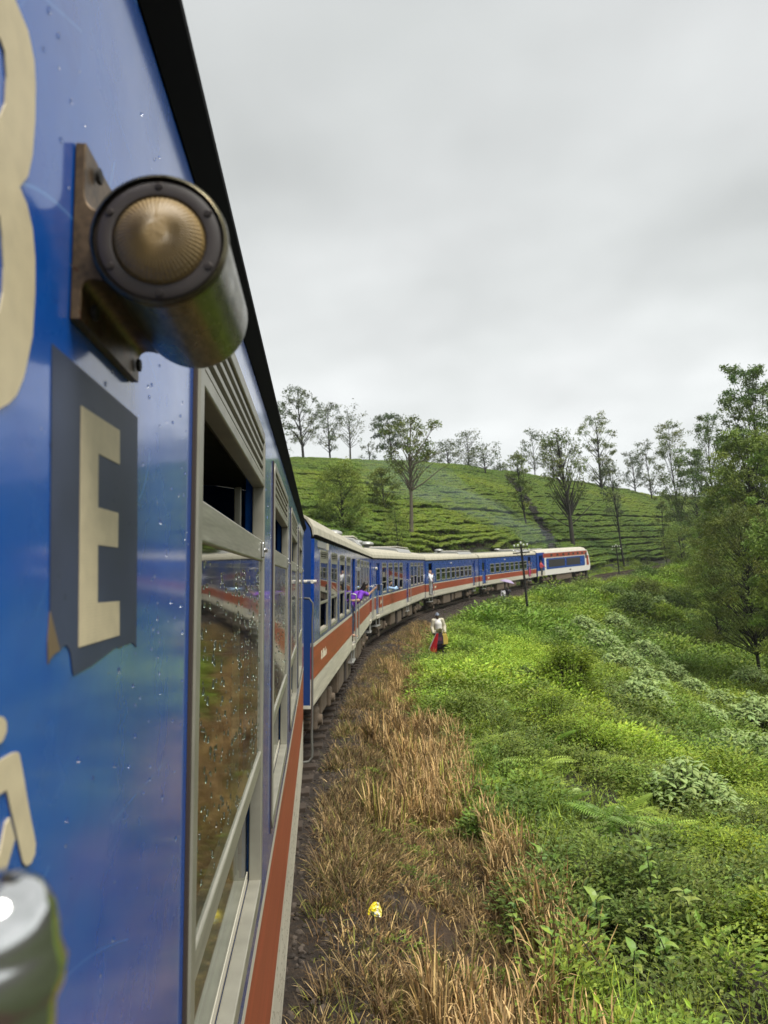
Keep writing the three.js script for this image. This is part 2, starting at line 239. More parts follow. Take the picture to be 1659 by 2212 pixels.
const DIM = { y0: 0.97, yw: 1.345, yr: 1.815, ys: 1.87, ye: 3.40, lip: 0.035, lipY: 3.46, line: 0.055 };
// a carriage-local point as a world point, once the carriage stands
function standCar(car, anchorLocal, anchorWorld, yaw, cant) { car.rotation.order = 'YXZ'; car.rotation.set(0, -rad(yaw), -rad(cant)); car.updateMatrix(); const o = anchorLocal.clone().applyEuler(car.rotation); car.position.copy(anchorWorld).sub(o); car.updateMatrixWorld(true); return car; }

function windowA(car, t0, w, y0, y1, o = {}) { // tall window with louvres above and a sliding sash
  const s = rect(new THREE.Shape(), t0, t0 + w, y0, y1, 0.05), ins = o.fine ? 0.038 : 0.05, yl = y1 - 0.16;
  s.holes.push(rect(new THREE.Path(), t0 + ins, t0 + w - ins, y0 + 0.045, yl));
  s.holes.push(rect(new THREE.Path(), t0 + ins, t0 + w - ins, yl + 0.025, y1 - 0.03));
  const win = part('window', platey(s, 1.374, 0.034, o.fine ? 0.003 : 0), P.frame, car);
  const n = o.fine ? 4 : 3, hh = (y1 - 0.03 - yl - 0.025) / n;
  for (let i = 0; i < n; i++) { const g = new THREE.BoxGeometry(0.022, hh * 0.36, w - 2 * ins - 0.002); part('louvre', g.translate(1.393, yl + 0.025 + hh * (i + 0.5), -(t0 + w / 2)), P.frame, win); }
  part('louvre_backing', tb(t0 + ins, t0 + w - ins, yl + 0.012, y1 - 0.016, 1.372, 1.3765), P.dark, win);
  const [ya, yb] = o.glass ?? [y0 + 0.52, yl - 0.02], rail = (a, b, x0 = 1.380, x1 = 1.4065) => part('sash_rail', trb(t0 + ins + 0.002, t0 + w - ins - 0.002, a, b, x0, x1, 0.005), P.frame, win);
  rail(yb - 0.03, yb + 0.03); rail(ya - 0.025, ya + 0.02);
  part('pane', new THREE.PlaneGeometry(w - 2 * ins - 0.02, yb - ya - 0.05).rotateY(Math.PI / 2).translate(1.401, (ya + yb - 0.01) / 2, -(t0 + w / 2)), o.pane ?? P.pane, win);
  if (o.lower) part('pane', new THREE.PlaneGeometry(w - 2 * ins - 0.02, ya - 0.03 - y0 - 0.05).rotateY(Math.PI / 2).translate(1.37, (ya + 0.0 + y0) / 2 + 0.01, -(t0 + w / 2)), o.pane ?? P.pane, win);
  part('sill', merge([trb(t0 + 0.03, t0 + w - 0.03, y0 + 0.03, y0 + 0.052, 1.30, 1.371, 0.006), trb(t0 + 0.04, t0 + w - 0.04, y0 + 0.052, y0 + 0.075, 1.340, 1.349, 0.003), trb(t0 + 0.04, t0 + w - 0.04, y0 + 0.052, y0 + 0.07, 1.366, 1.3715, 0.002)]), P.white, win);
  if (o.fine) { part('jamb', merge([trb(t0 + w - 0.075, t0 + w - 0.052, y0 + 0.06, yl - 0.002, 1.325, 1.345, 0.004)]), P.frame, win); part('latch', merge([trb(t0 + w - 0.13, t0 + w - 0.10, yb - 0.022, yb + 0.022, 1.4068, 1.416, 0.004), cyl(V(1.412, yb, -(t0 + w - 0.115)), V(1.424, yb, -(t0 + w - 0.115)), 0.006)]), P.chrome, win); part('seal', tb(t0 - 0.011, t0 - 0.001, y0, y1, 1.4002, 1.4045), P.rubber, win); }
  return win;
}
function windowB(car, t0, w, y0, y1) { // two-light window with a bar across
  const s = rect(new THREE.Shape(), t0, t0 + w, y0, y1, 0.06), ym = y0 + (y1 - y0) * 0.62; s.holes.push(rect(new THREE.Path(), t0 + 0.07, t0 + w - 0.07, y0 + 0.07, ym - 0.035)); s.holes.push(rect(new THREE.Path(), t0 + 0.07, t0 + w - 0.07, ym + 0.035, y1 - 0.07));
  const win = part('window', platey(s, 1.37, 0.045), P.frame, car);
  for (const [a, b] of [[y0 + 0.07, ym - 0.035], [ym + 0.035, y1 - 0.07]]) part('pane', new THREE.PlaneGeometry(w - 0.13, b - a).rotateY(Math.PI / 2).translate(1.385, (a + b) / 2, -(t0 + w / 2)), P.pane, win);
}
function bogie(car, t) {
  const m = [];
  for (const s of [-1, 1]) {
    m.push(trb(t - 1.55, t + 1.55, 0.42, 0.58, s * 1.02, s * 1.18, 0.03), trb(t - 0.45, t + 0.45, 0.36, 0.72, s * 1.0, s * 1.24, 0.04));
    for (const w of [-1.1, 1.1]) { m.push(trb(t + w - 0.2, t + w + 0.2, 0.26, 0.62, s * 1.0, s * 1.26, 0.05)); m.push(cyl(V(s * 1.26, 0.42, -(t + w)), V(s * 1.33, 0.42, -(t + w)), 0.1, 0.09, 12)); }
    m.push(trb(t - 0.16, t + 0.16, 0.05, 0.3, s * 1.05, s * 1.15, 0.02));
  }
  const b = part('bogie', merge(m), P.under, car);
  for (const w of [-1.1, 1.1]) for (const s of [-1, 1]) part('wheel', cyl(V(s * 0.82, 0.45, -(t + w)), V(s * 0.95, 0.45, -(t + w)), 0.47, 0.45, 24), P.underDark, b);
  for (const w of [-0.62, 0.62, -1.5, 1.5]) { const pts = []; for (let i = 0; i <= 40; i++) pts.push(V(1.12 + 0.075 * Math.cos(i * 1.05), 0.5 + i * 0.0095, -(t + w) + 0.075 * Math.sin(i * 1.05))); part('spring', tube(pts, 0.016, 60, 5), P.underDark, b); }
}
function underGear(car, list) { for (const [t0, t1, y0, y1, x0 = 0.75, light = false] of list) { const b = part('equipment_box', trb(t0, t1, y0, y1, x0, 1.28, 0.03), light ? P.under : P.underDark, car); part('lid', trb(t0 + 0.06, t1 - 0.06, y0 + 0.06, y1 - 0.06, 1.28, 1.292, 0.004), P.under, b); } }
function handrails(car, t0, t1, d) { for (const t of [t0 - 0.09, t1 + 0.09]) { part('handrail', merge([tube([V(1.41, 1.15, -t), V(1.5, 1.17, -t), V(1.5, 1.3, -t), V(1.5, 2.2, -t), V(1.5, 2.33, -t), V(1.41, 2.35, -t)], 0.017, 40, 8)]), P.steel, car); } part('step', merge([trb(t0 + 0.05, t1 - 0.05, d.y0 - 0.36, d.y0 - 0.32, 1.15, 1.43, 0.01), trb(t0 + 0.05, t0 + 0.09, d.y0 - 0.33, d.y0 - 0.004, 1.36, 1.4, 0.01), trb(t1 - 0.09, t1 - 0.05, d.y0 - 0.33, d.y0 - 0.004, 1.36, 1.4, 0.01)]), P.steel, car); }
function roofVent(car, t, x = 0) { const v = part('roof_vent', new THREE.LatheGeometry([[0.13, 0], [0.13, 0.1], [0.3, 0.12], [0.34, 0.17], [0.3, 0.24], [0.16, 0.29], [0, 0.3]].map(([a, b]) => new THREE.Vector2(a, b)), 20).translate(x, 3.97, -t), P.steel, car); return v; }
function roofUnit(car, t0, t1) { const g = new THREE.Shape(); [[-1.1, 0], [-0.95, 0.17], [-0.4, 0.23], [0.4, 0.23], [0.95, 0.17], [1.1, 0]].forEach(([x, y], i) => i ? g.lineTo(x, y) : g.moveTo(x, y)); const u = part('roof_unit', new THREE.ExtrudeGeometry(g, { depth: t1 - t0, bevelEnabled: true, bevelSize: 0.03, bevelThickness: 0.05, bevelSegments: 2 }).translate(0, 3.84, -t1), P.grey, car); part('cover', trb(t0 + 0.5, t1 - 0.15, 4.09, 4.15, -0.85, 0.95, 0.02), P.white, u); }
function shell(car, L, d, doors, wins, mat = P.blue) { // hollow body with real openings
  const cuts = doors.map((q) => q.slice(0, 2)).sort((a, b) => a[0] - b[0]), runs = []; let a = 0; for (const [p, q] of cuts) { runs.push([a, p]); a = q; } runs.push([a, L]);
  for (const [p, q] of runs) {
    if (q - p < 0.02) continue;
    const s = rect(new THREE.Shape(), p, q, d.ys, d.ye); for (const w of wins) if (w[0] > p && w[0] + w[1] < q) s.holes.push(rect(new THREE.Path(), w[0] + 0.012, w[0] + w[1] - 0.012, w[2] + 0.012, w[3] - 0.012, 0.04));
    part('side_panel', platey(s, 1.352, 0.048), mat, car);
    part('white_stripe', tb(p, q, d.yr, d.ys, 1.352, 1.4), P.white, car); part('red_stripe', tb(p, q, d.yw, d.yr, 1.352, 1.4), P.red, car); part('skirt', merge([tb(p, q, d.y0, d.yw, 1.352, 1.4), tb(p, q, d.y0 - 0.05, d.y0, 1.2, 1.37)]), P.white, car);
  }
  for (const [p, q, closed] of doors) {
    part('door_head', tb(p, q, d.ye - 0.16, d.ye, 1.352, 1.398), mat, car);
    if (closed) { const s = rect(new THREE.Shape(), p + 0.012, q - 0.012, d.yw - 0.2, d.ye - 0.17); s.holes.push(rect(new THREE.Path(), p + 0.17, q - 0.17, 2.2, 3.02, 0.06)); const dr = part('door', platey(s, 1.30, 0.04), mat, car); part('pane', new THREE.PlaneGeometry(q - p - 0.33, 0.83).rotateY(Math.PI / 2).translate(1.32, 2.61, -(p + q) / 2), P.pane, dr); }
    part('door_sill', tb(p, q, d.y0 - 0.02, d.y0 + 0.1, 1.2, 1.43), P.white, car);
    handrails(car, p, q, d);
  }
  const prof = [[1.4, d.lipY], [1.375, d.lipY + 0.13], [1.29, d.lipY + 0.26], [1.12, d.lipY + 0.36], [0.86, d.lipY + 0.435]], topP = [[0.86, d.lipY + 0.435], [0.45, d.lipY + 0.495], [0, d.lipY + 0.515]];
  const strip = (list, th, z0, z1) => { const s = new THREE.Shape(); list.forEach(([x, y], i) => i ? s.lineTo(x, y) : s.moveTo(x, y)); [...list].reverse().forEach(([x, y]) => s.lineTo(x * 0.985, y - th)); return new THREE.ExtrudeGeometry(s, { depth: z1 - z0, bevelEnabled: false }).translate(0, 0, -z1); };
  const mir = (g) => { const h = g.clone().scale(-1, 1, 1), hh = h.index ? h.toNonIndexed() : h, p = hh.attributes.position; for (let i = 0; i < p.count; i += 3) for (const k of ['position', 'normal', 'uv']) { const A = hh.attributes[k], s = A.itemSize; for (let c = 0; c < s; c++) { const x = A.array[(i + 1) * s + c]; A.array[(i + 1) * s + c] = A.array[(i + 2) * s + c]; A.array[(i + 2) * s + c] = x; } } return hh; };
  const r1 = strip(prof, 0.03, 0, L), r2 = strip(topP, 0.03, 0, L);
  part('roof_edge', merge([r1, mir(r1)]), P.cream, car); part('roof', merge([r2, mir(r2)]), P.roofTop, car);
  const gs = new THREE.Shape(); [[1.345, d.ye + 0.001], [1.402, d.ye + 0.001], [1.4 + d.lip, d.lipY - 0.012], [1.4 + d.lip, d.lipY], [1.36, d.lipY], [1.345, d.lipY - 0.02]].forEach(([x, y], i) => i ? gs.lineTo(x, y) : gs.moveTo(x, y));
  part('gutter', new THREE.ExtrudeGeometry(gs, { depth: L, bevelEnabled: false }).translate(0, 0, -L), P.black, car);
  const end = new THREE.Shape(); end.moveTo(-1.39, d.y0); end.lineTo(1.351, d.y0); end.lineTo(1.351, d.lipY); prof.slice(1).concat(topP.slice(1)).forEach(([x, y]) => end.lineTo(x - 0.045, y - 0.034)); prof.concat(topP.slice(1)).reverse().slice(1).forEach(([x, y]) => end.lineTo(-x + 0.045, y - 0.034));
  for (const [z, t] of [[-0.06, 0], [-L, L]]) part('end_wall', new THREE.ExtrudeGeometry(end, { depth: 0.06, bevelEnabled: false }).translate(0, 0, z), mat === P.blue ? P.endBlue : mat, car);
  part('far_side', tb(0.07, L - 0.07, d.y0, d.lipY, -1.39, -1.34), mat, car);
  part('interior', merge([tb(0.07, L - 0.07, d.y0, 1.06, -1.33, 1.345), tb(0.07, L - 0.07, 1.07, 3.44, -1.335, -1.30)]), P.inside, car);
  part('solebar', tb(0.3, L - 0.3, d.y0 - 0.2, d.y0 - 0.052, 1.0, 1.16), P.underDark, car);
  for (const z of [-0.28, L + 0.06]) part('gangway', tb(z, z + 0.22, 1.2, 3.3, -0.55, 0.55), P.black, car);
}
const seats = (car, list, L) => { for (const t of list) { const s = part('seat', merge([trb(t, t + 0.14, 1.45, 2.32, 0.25, 1.22, 0.05), trb(t + 0.14, t + 0.6, 1.4, 1.56, 0.25, 1.22, 0.05)]), P.seat, car); } };
const cars = [];
function railcar(i, label, S, yaw, cant, L, doors, wins, opt = {}) {
  const car = top('railway_carriage', new THREE.Group(), label, 'railway carriage', 'carriages of the blue, red and white train'), d = opt.dim ?? DIM; standCar(car, V(1.4, d.y0, 0), S, yaw, cant);
  shell(car, L, d, doors, wins); for (const w of wins) (opt.B ? windowB : windowA)(car, w[0], w[1], w[2], w[3], w[4] ?? {});
  bogie(car, 2.9); bogie(car, L - 2.9); cars[i] = car; return car;
}
const A = (list, o = {}) => list.map((t, i) => [t, 1.22, 1.93, 3.26, { glass: [2.42 + (o.j ?? 0) * ((i * 7) % 3), 3.08], ...o }]);
// the nearest carriage: its own doorway is where the camera leans out
const NO = 9.5, NX = 1.565; // the eye in the carriage's own measures: along, outwards
const dimN = { y0: 0.77, yw: 1.26, yr: 1.80, ys: 1.842, ye: 3.322, lip: 0.027, lipY: 3.38 };
const near = top('railway_carriage', new THREE.Group(), 'nearest blue carriage filling the left edge, with lettering and a lamp on its side', 'railway carriage', 'carriages of the blue, red and white train');
standCar(near, V(NX, 2.8, -NO), EYE, -5.46, 4.68);
{
  const glass = [2.30, 2.88], nw = [0.985, 2.68, 4.39, 6.08].map((t) => [NO + t, 1.21, 1.925, 3.225, { glass, fine: true, lower: true, pane: P.nearPane }]), back = [1.2, 3.0, 4.8, 6.6].map((t) => [t, 1.2, 1.925, 3.225, {}]);
  const paint = canvasTex(1024, 1024, (g, w, h) => {
    g.fillStyle = '#1556af'; g.fillRect(0, 0, w, h); seed = 91;
    for (let i = 0; i < 900; i++) { g.fillStyle = rnd() < 0.5 ? 'rgba(10,62,150,0.10)' : 'rgba(38,104,190,0.08)'; g.beginPath(); g.ellipse(rnd() * w, rnd() * h, rr(4, 60), rr(2, 22), rnd() * 3, 0, 7); g.fill(); }
    for (let i = 0; i < 70; i++) { g.strokeStyle = `rgba(150,190,235,${rr(0.12, 0.55)})`; g.lineWidth = rr(0.5, 1.7); g.beginPath(); let x = rnd() * w, y = rnd() * h, an = rr(-0.9, 0.5); g.moveTo(x, y); g.quadraticCurveTo(x + 60 * Math.cos(an), y + 60 * Math.sin(an) + rr(-14, 14), x + rr(60, 260) * Math.cos(an), y + rr(60, 260) * Math.sin(an)); g.stroke(); }
    for (let i = 0; i < 260; i++) { g.fillStyle = `rgba(20,50,120,${rr(0.1, 0.5)})`; g.beginPath(); g.arc(rnd() * w, rnd() * h, rr(0.5, 1.6), 0, 7); g.fill(); }
  }, [0.9, 0.9]);
  const wav = dataTex(512, (u, v) => { const a = 0.5 + tileFbm(u, v, 4, 5.5) * 0.5 + tileFbm(u, v, 60, 2.1) * 0.035; return [a, a, a]; }, 1.0, false);
  const nb = M(0xffffff, 0.3, { map: paint, clearcoat: 0.88, clearcoatRoughness: 0.1, specularIntensity: 0.12, bumpMap: wav, bumpScale: 0.0035, roughnessMap: rough });
  nb.roughness = 0.45;
  shell(near, 17.9, dimN, [[NO - 1.0, NO + 0.2]], [...nw, ...back], nb);
  for (const w of nw) windowA(near, ...w); for (const w of back) windowA(near, ...w);
  bogie(near, 2.9); bogie(near, 14.6); seats(near, [10.1, 11.0, 12.2, 13.3, 14.4, 15.4], 17); cars[0] = near;
  underGear(near, [[10.6, 11.9, 0.28, 0.74, 0.75, true], [12.15, 12.75, 0.2, 0.7, 0.8]]);
  for (let i = 0; i < 4; i++) part('curtain', (() => { const g = new THREE.PlaneGeometry(0.09, 1.1, 10, 1).rotateY(Math.PI / 2), p = g.attributes.position; for (let k = 0; k < p.count; k++) p.setX(k, 0.012 * Math.sin(p.getZ(k) * 90)); return g.translate(1.24, 2.55, -(NO + 1.9 + i * 1.7)); })(), P.curtain, near);
  // along-and-up place on the carriage side that a pixel of the photograph looks at
  let proud = 0.0012; const turn = near.matrixWorld.clone().invert(), wall = (px, py) => { const e = EYE.clone().applyMatrix4(turn), q = at(px, py, 1).applyMatrix4(turn).sub(e), k = (1.4 + proud - e.x) / q.x; return [-(e.z + q.z * k), e.y + q.y * k]; };
  const flat = (list, holes = []) => { const s = new THREE.Shape(), go = (q, l) => l.forEach((p, i) => { const [t, y] = wall(...p); i ? q.lineTo(t, y) : q.moveTo(t, y); }); go(s, list); for (const h of holes) { const q = new THREE.Path(); go(q, h); s.holes.push(q); } return s; };
  const c1 = (l) => l.map(([x, y]) => [x * 0.37205, y * 0.37205]), c8 = (l) => l.map(([x, y]) => [x * 0.33049, 1481.2 + y * 0.33049]), c2 = (l) => l.map(([x, y]) => [x * 0.4134, 768 + y * 0.4134]);
  const lm = M([0.72, 0.645, 0.47], 0.62, { map: dataTex(256, (u, v) => { const w = 0.5 + 0.5 * Math.sin(u * 6.2832 * 60), q = 0.5 + 0.5 * Math.sin(v * 6.2832 * 60), k = 0.86 + 0.07 * (w + q) + 0.09 * tileFbm(u, v, 9, 2); return [k, k * 0.98, k * 0.93]; }, 7) });
  part('lettering', platey(flat([[-120, -70], [20, -70], ...c1([[90, 0], [165, 180], [200, 350], [208, 500], [205, 700], [190, 900], [165, 1020], [115, 1085], [160, 1190], [190, 1330], [205, 1500], [205, 1700], [190, 1950], [160, 2100], [140, 2190], [100, 2290], [55, 2340], [0, 2372]]), [-60, 905], [-120, 925]], [[[-60, 60], ...c1([[0, 215], [30, 300], [42, 450], [35, 600], [0, 680]]), [-60, 280]], [[-60, 455], ...c1([[0, 1250], [15, 1380], [25, 1550], [20, 1700], [0, 1810]]), [-60, 700]]]), 1.4002, 0.0010), lm, near);
  part('lettering', platey(flat(c8([[-40, 200], [0, 200], [25, 205], [45, 240], [45, 300], [20, 360], [0, 378], [-40, 390]])), 1.4002, 0.0010), lm, near);
  part('lettering', platey(flat(c8([[-120, 540], [0, 490], [85, 440], [115, 432], [128, 445], [150, 560], [190, 800], [235, 1030], [230, 1100], [205, 1160], [175, 1178], [152, 1155], [45, 682], [0, 712], [-120, 790]])), 1.4002, 0.0010), lm, near);
  part('lettering', platey(flat(c8([[65, 862], [100, 1000], [40, 1210], [-60, 1225], [0, 1100], [40, 900]])), 1.4002, 0.0010), lm, near);
  const tm = M([0.042, 0.060, 0.125], 0.6, { clearcoat: 0.04, clearcoatRoughness: 0.15, map: grime, bumpMap: wav, bumpScale: 0.002 });
  proud = 0.0007; const tape = part('tape_patch', platey(flat([[113, 742], ...c2([[720, 325], [718, 900], [713, 1525], [700, 1508], [690, 1500], [668, 1508], [655, 1512], [640, 1520], [625, 1530], [612, 1522], [600, 1530], [580, 1545], [560, 1560], [520, 1590], [480, 1620], [430, 1648], [385, 1672], [378, 1640], [370, 1560], [362, 1535], [345, 1512], [330, 1520], [315, 1540], [262, 1340]])]), 1.4002, 0.0005), tm, near);
  part('peeled_edge', platey(flat(c2([[262, 1338], [312, 1540], [280, 1562], [258, 1590], [252, 1612], [250, 1500]])), 1.4002, 0.0008), M([0.16, 0.115, 0.06], 0.7), tape);
  proud = 0.0013; part('letter', platey(flat([[175.7, 876], [259, 930], [259, 1003.6], [213, 980], [212, 1096], [256, 1108], [255, 1182.6], [211.7, 1177], [211, 1302], [258.4, 1298.4], [258.4, 1372.4], [170.7, 1398.4]]), 1.4008, 0.0005), lm, tape);
  // side lamp in its bracket
  const lx = 1.4597, ly = 3.0235, lt = NO + 0.48, R = 0.0445, ax = V(lx, ly, -lt);
  const wear = dataTex(512, (u, v) => { const a = tileFbm(u, v, 8, 6.2), b = tileFbm(u, v, 34, 2.4), c = tileFbm(u, v, 4, 11.7); const k = 0.85 + a * 0.45 + b * 0.4, r = c + b * 0.8 > 0.34 ? 0.55 : 1; return [k * (r < 1 ? 0.75 : 1), k * (r < 1 ? 0.5 : 0.98), k * (r < 1 ? 0.32 : 0.94)]; }, 6);
  const bronze = M([0.17, 0.115, 0.065], 0.45, { metalness: 0.55, map: grime }), olive = M([0.20, 0.185, 0.125], 0.27, { metalness: 0.85, roughnessMap: rough });
  olive.roughness = 0.6; olive.map = wear; bronze.map = wear;
  const bs = new THREE.Shape(); bs.moveTo(1.4006, 2.972); bs.lineTo(1.4075, 2.972); bs.lineTo(1.4075, 2.992); bs.quadraticCurveTo(1.4085, 3.003, 1.424, 2.998); bs.lineTo(1.424, 3.049); bs.quadraticCurveTo(1.4085, 3.044, 1.4075, 3.062); bs.lineTo(1.4075, 3.095); bs.lineTo(1.4006, 3.095); bs.lineTo(1.4006, 2.972);
  const lamp = part('indicator_lamp', new THREE.ExtrudeGeometry(bs, { depth: 0.158, bevelEnabled: true, bevelSize: 0.0008, bevelThickness: 0.0012, bevelSegments: 2, bevelOffset: -0.0008 }).translate(0, 0, -(lt + 0.172)), bronze, near);
  const lathe = (l, n = 64) => new THREE.LatheGeometry(l.map(([a, b]) => new THREE.Vector2(a, b)), n).rotateX(-Math.PI / 2).translate(lx, ly, -lt); // y of the profile runs along the train
  part('housing', lathe([[0.0425, 0.000], [0.0445, 0.001], [0.0452, 0.006], [0.0440, 0.009], [0.0440, 0.148], [0.0425, 0.156], [0.038, 0.161], [0, 0.162]]), olive, lamp);
  part('bezel', lathe([[0.0302, 0.006], [0.0302, 0.0025], [0.0315, 0.0015], [0.0395, 0.0015], [0.0405, 0.004], [0.0425, 0.004]]), M([0.035, 0.027, 0.023], 0.42), lamp);
  const lens = lathe(Array.from({ length: 26 }, (_, i) => { const a = (i / 25) * 1.5; return [0.0302 * Math.sin(a) / Math.sin(1.5), 0.006 - 0.018 * (Math.cos(a) - Math.cos(1.5))]; }), 220); { const p = lens.attributes.position; for (let i = 0; i < p.count; i++) { const x = p.getX(i) - lx, y = p.getY(i) - ly, q = Math.hypot(x, y) / 0.0302, k = 0.0007 * Math.sin(Math.atan2(y, x) * 55) * smoothstep(q, 0.15, 0.5) + 0.00035 * Math.sin(q * 70) * smoothstep(q, 0.5, 0.8); p.setZ(i, p.getZ(i) + k); } lens.computeVertexNormals(); }
  part('lens', lens, M([0.27, 0.185, 0.075], 0.42, { clearcoat: 0.25, clearcoatRoughness: 0.2, bumpMap: wav, bumpScale: 0.001 }), lamp);
  for (let i = 0; i < 6; i++) { const a = i * 1.0472 + 0.55, c = ax.clone().add(V(0.0367 * Math.cos(a), 0.0367 * Math.sin(a), 0)); part('screw', merge([new THREE.TorusGeometry(0.0022, 0.0006, 6, 14).translate(c.x, c.y, c.z - 0.0014), new THREE.CylinderGeometry(0.0019, 0.0019, 0.002, 8).rotateX(1.571).translate(c.x, c.y, c.z - 0.0016)]), M([0.05, 0.042, 0.038], 0.35, { metalness: 0.7 }), lamp); }
  for (const [t, y] of [[0.02, 3.083], [0.146, 2.984], [0.02, 2.984], [0.146, 3.083]]) part('bolt', new THREE.CylinderGeometry(0.0055, 0.0055, 0.003, 6).rotateZ(1.571).translate(1.4105, y, -(lt + 0.014 + t)), P.dark, lamp);
  // chrome rail by the doorway
  const gq = at(-8, 1893, 0.205).applyMatrix4(turn), gx = gq.x, gt = -gq.z, gk = 1.0; part('grab_rail', merge([new THREE.LatheGeometry([[0.0165, -1.15], [0.0165, -0.034], [0.0185, -0.030], [0.0190, -0.024], [0.0170, -0.019], [0.0168, -0.016], [0.0155, -0.009], [0.012, -0.003], [0.006, 0], [0, 0.0005]].map(([a, b]) => new THREE.Vector2(a * gk, b)), 40).translate(gx, gq.y, -gt), cyl(V(1.4, 1.75, -gt), V(gx, 1.75, -gt), 0.012, 0.012, 12), cyl(V(1.4, 2.3, -gt), V(gx, 2.3, -gt), 0.012, 0.012, 12)]), P.chrome, near);
  // rain beads on the paint and the panes
  const beads = []; seed = 33; const bead = (x, t, y, r) => { const g = new THREE.IcosahedronGeometry(r, 1); g.scale(0.45, rr(1, 1.9), 1).translate(x, y, -t); beads.push(g); };
  for (let i = 0; i < 900; i++) { const w = nw[Math.floor(rnd() ** 2 * 3.99)]; bead(1.4012, w[0] + 0.07 + rnd() * 1.07, 2.33 + rnd() * 0.5, rr(0.0014, 0.0044)); }
  part('rain_beads', merge(beads.splice(0)), M(0xffffff, 0.03, { transmission: 1, thickness: 0.002, ior: 1.33 }), near).userData.kind = 'stuff';
  for (let i = 0; i < 150; i++) bead(1.4004, NO + 0.4 + rnd() * 0.56, 2.5 + rnd() * 0.75, rr(0.0006, 0.0017)); for (let i = 0; i < 60; i++) bead(1.4004, NO + 2.3 + rnd() * 0.36, 2.3 + rnd() * 0.95, rr(0.001, 0.003));
  for (let i = 0; i < 300; i++) bead(1.4004, NO + 2.5 + rnd() ** 2 * 4, 0.8 + rnd() * 0.42, rr(0.002, 0.006));
  part('rain_beads', merge(beads), M(0xffffff, 0.03, { transmission: 1, thickness: 0.002, ior: 1.33 }), near).userData.kind = 'stuff';
  part('door_handle', merge([cyl(V(1.41, 2.77, -17.3), V(1.545, 2.77, -17.3), 0.02, 0.02, 12), cyl(V(1.43, 2.77, -17.4), V(1.5, 2.77, -17.15), 0.018, 0.018, 10)]), P.white, near); part('handrail', tube([V(1.41, 2.6, -17.32), V(1.49, 2.58, -17.32), V(1.5, 2.3, -17.32), V(1.5, 1.2, -17.32), V(1.49, 0.95, -17.32), V(1.41, 0.93, -17.32)], 0.012, 30, 8), P.pipe, near);
}
// the following carriages, from near to far
const T4 = [0.7, 2.43, 4.16, 5.89];
{
  const c = railcar(1, 'second carriage, a person in purple leaning out of its middle door', V(-1.268, 0.975, -10.96), 1.3, 4.9, 18.55, [[7.75, 8.7], [16.9, 17.8, true]], A([...T4, 9.6, 11.3, 13.0, 14.7], { j: 0.03 }));
  for (const t of [0.72, 1.0, 2.5, 4.2]) { const g = new THREE.PlaneGeometry(0.1, 0.62, 8, 1).rotateY(Math.PI / 2), p = g.attributes.position; for (let k = 0; k < p.count; k++) p.setX(k, 0.02 * Math.sin(p.getZ(k) * 120)); part('curtain', g.translate(1.27, 2.22, -(t + 0.35)), P.curtain, c); }
  underGear(c, [[5.2, 6.6, 0.3, 0.9, 0.75, true], [7.4, 8.8, 0.22, 0.85], [9.4, 11.4, 0.35, 0.9], [11.8, 13.2, 0.25, 0.9, 0.75, true]]);
  roofVent(c, 13.2, 0.35); roofVent(c, 5, 0); roofUnit(c, 14.2, 16.8);
  part('number_plate', tb(0.35, 1.5, 3.29, 3.385, 1.4005, 1.412), P.grey, c); part('number_plate', tb(1.58, 1.95, 3.28, 3.39, 1.4005, 1.414), P.white, c);
  part('side_lamp', merge([cyl(V(1.47, 2.98, -9.05), V(1.47, 2.98, -9.25), 0.05, 0.05, 14), trb(9.05, 9.2, 2.93, 3.03, 1.401, 1.44, 0.01)]), P.steel, c);
  const lt = part('lettering', merge([[0.95, 0.12], [1.12, 0.05], [1.22, 0.16], [1.4, 0.13], [1.56, 0.05], [1.66, 0.1]].map(([t, w], i) => tb(t, t + w, 1.52, 1.66 - (i % 2) * 0.05, 1.4003, 1.4025))), P.letter, c);
}
{
  const c = railcar(2, 'third carriage, an arm in pale blue resting out of a window', V(-0.833, 0.972, -30.044), 9.05, 4.6, 19.35, [[0.85, 1.75, true], [10.3, 11.2, true]], A([2.35, 4.1, 5.85, 7.6, 12.0, 13.7, 15.4, 17.1], { j: 0.04 }));
  underGear(c, [[5.4, 6.8, 0.3, 0.9, 0.75, true], [7.6, 9, 0.22, 0.85], [9.6, 11.6, 0.35, 0.9], [12, 13.4, 0.25, 0.9, 0.75, true]]);
  roofVent(c, 2.0, 0.3); roofVent(c, 4.6, 0.3); roofUnit(c, 9.5, 14.6); part('side_lamp', cyl(V(1.42, 3.02, -0.6), V(1.5, 3.02, -0.6), 0.07, 0.06, 14), P.white, c);
  part('lettering', merge([tb(1.9, 2.05, 1.5, 1.66, 1.4003, 1.4025), tb(2.15, 2.25, 1.53, 1.66, 1.4003, 1.4025)]), P.letter, c);
}
const Bw = (list) => list.map((t) => [t, 1.2, 1.99, 2.86]);
{
  const c = railcar(3, 'fourth carriage, two people standing in its near doorway', V(2.302, 0.925, -49.725), 18.2, 4.2, 17.85, [[0.75, 1.75], [15.4, 16.35, true]], Bw([2.75, 4.3, 5.85, 7.4, 8.95, 10.5, 12.05, 13.6]), { B: true });
  underGear(c, [[5.2, 7.4, 0.22, 0.9, 0.75, true], [7.8, 8.5, 0.3, 0.9], [9, 11.4, 0.35, 0.9, 0.75, true]]); roofVent(c, 8, 0.3); roofUnit(c, 11.5, 16.5);
  part('side_lamp', cyl(V(1.4, 3.15, -7.4), V(1.47, 3.15, -7.4), 0.07, 0.06, 12), P.steel, c); part('lettering', merge([tb(2.3, 2.7, 1.52, 1.64, 1.4003, 1.4025)]), P.letter, c);
}
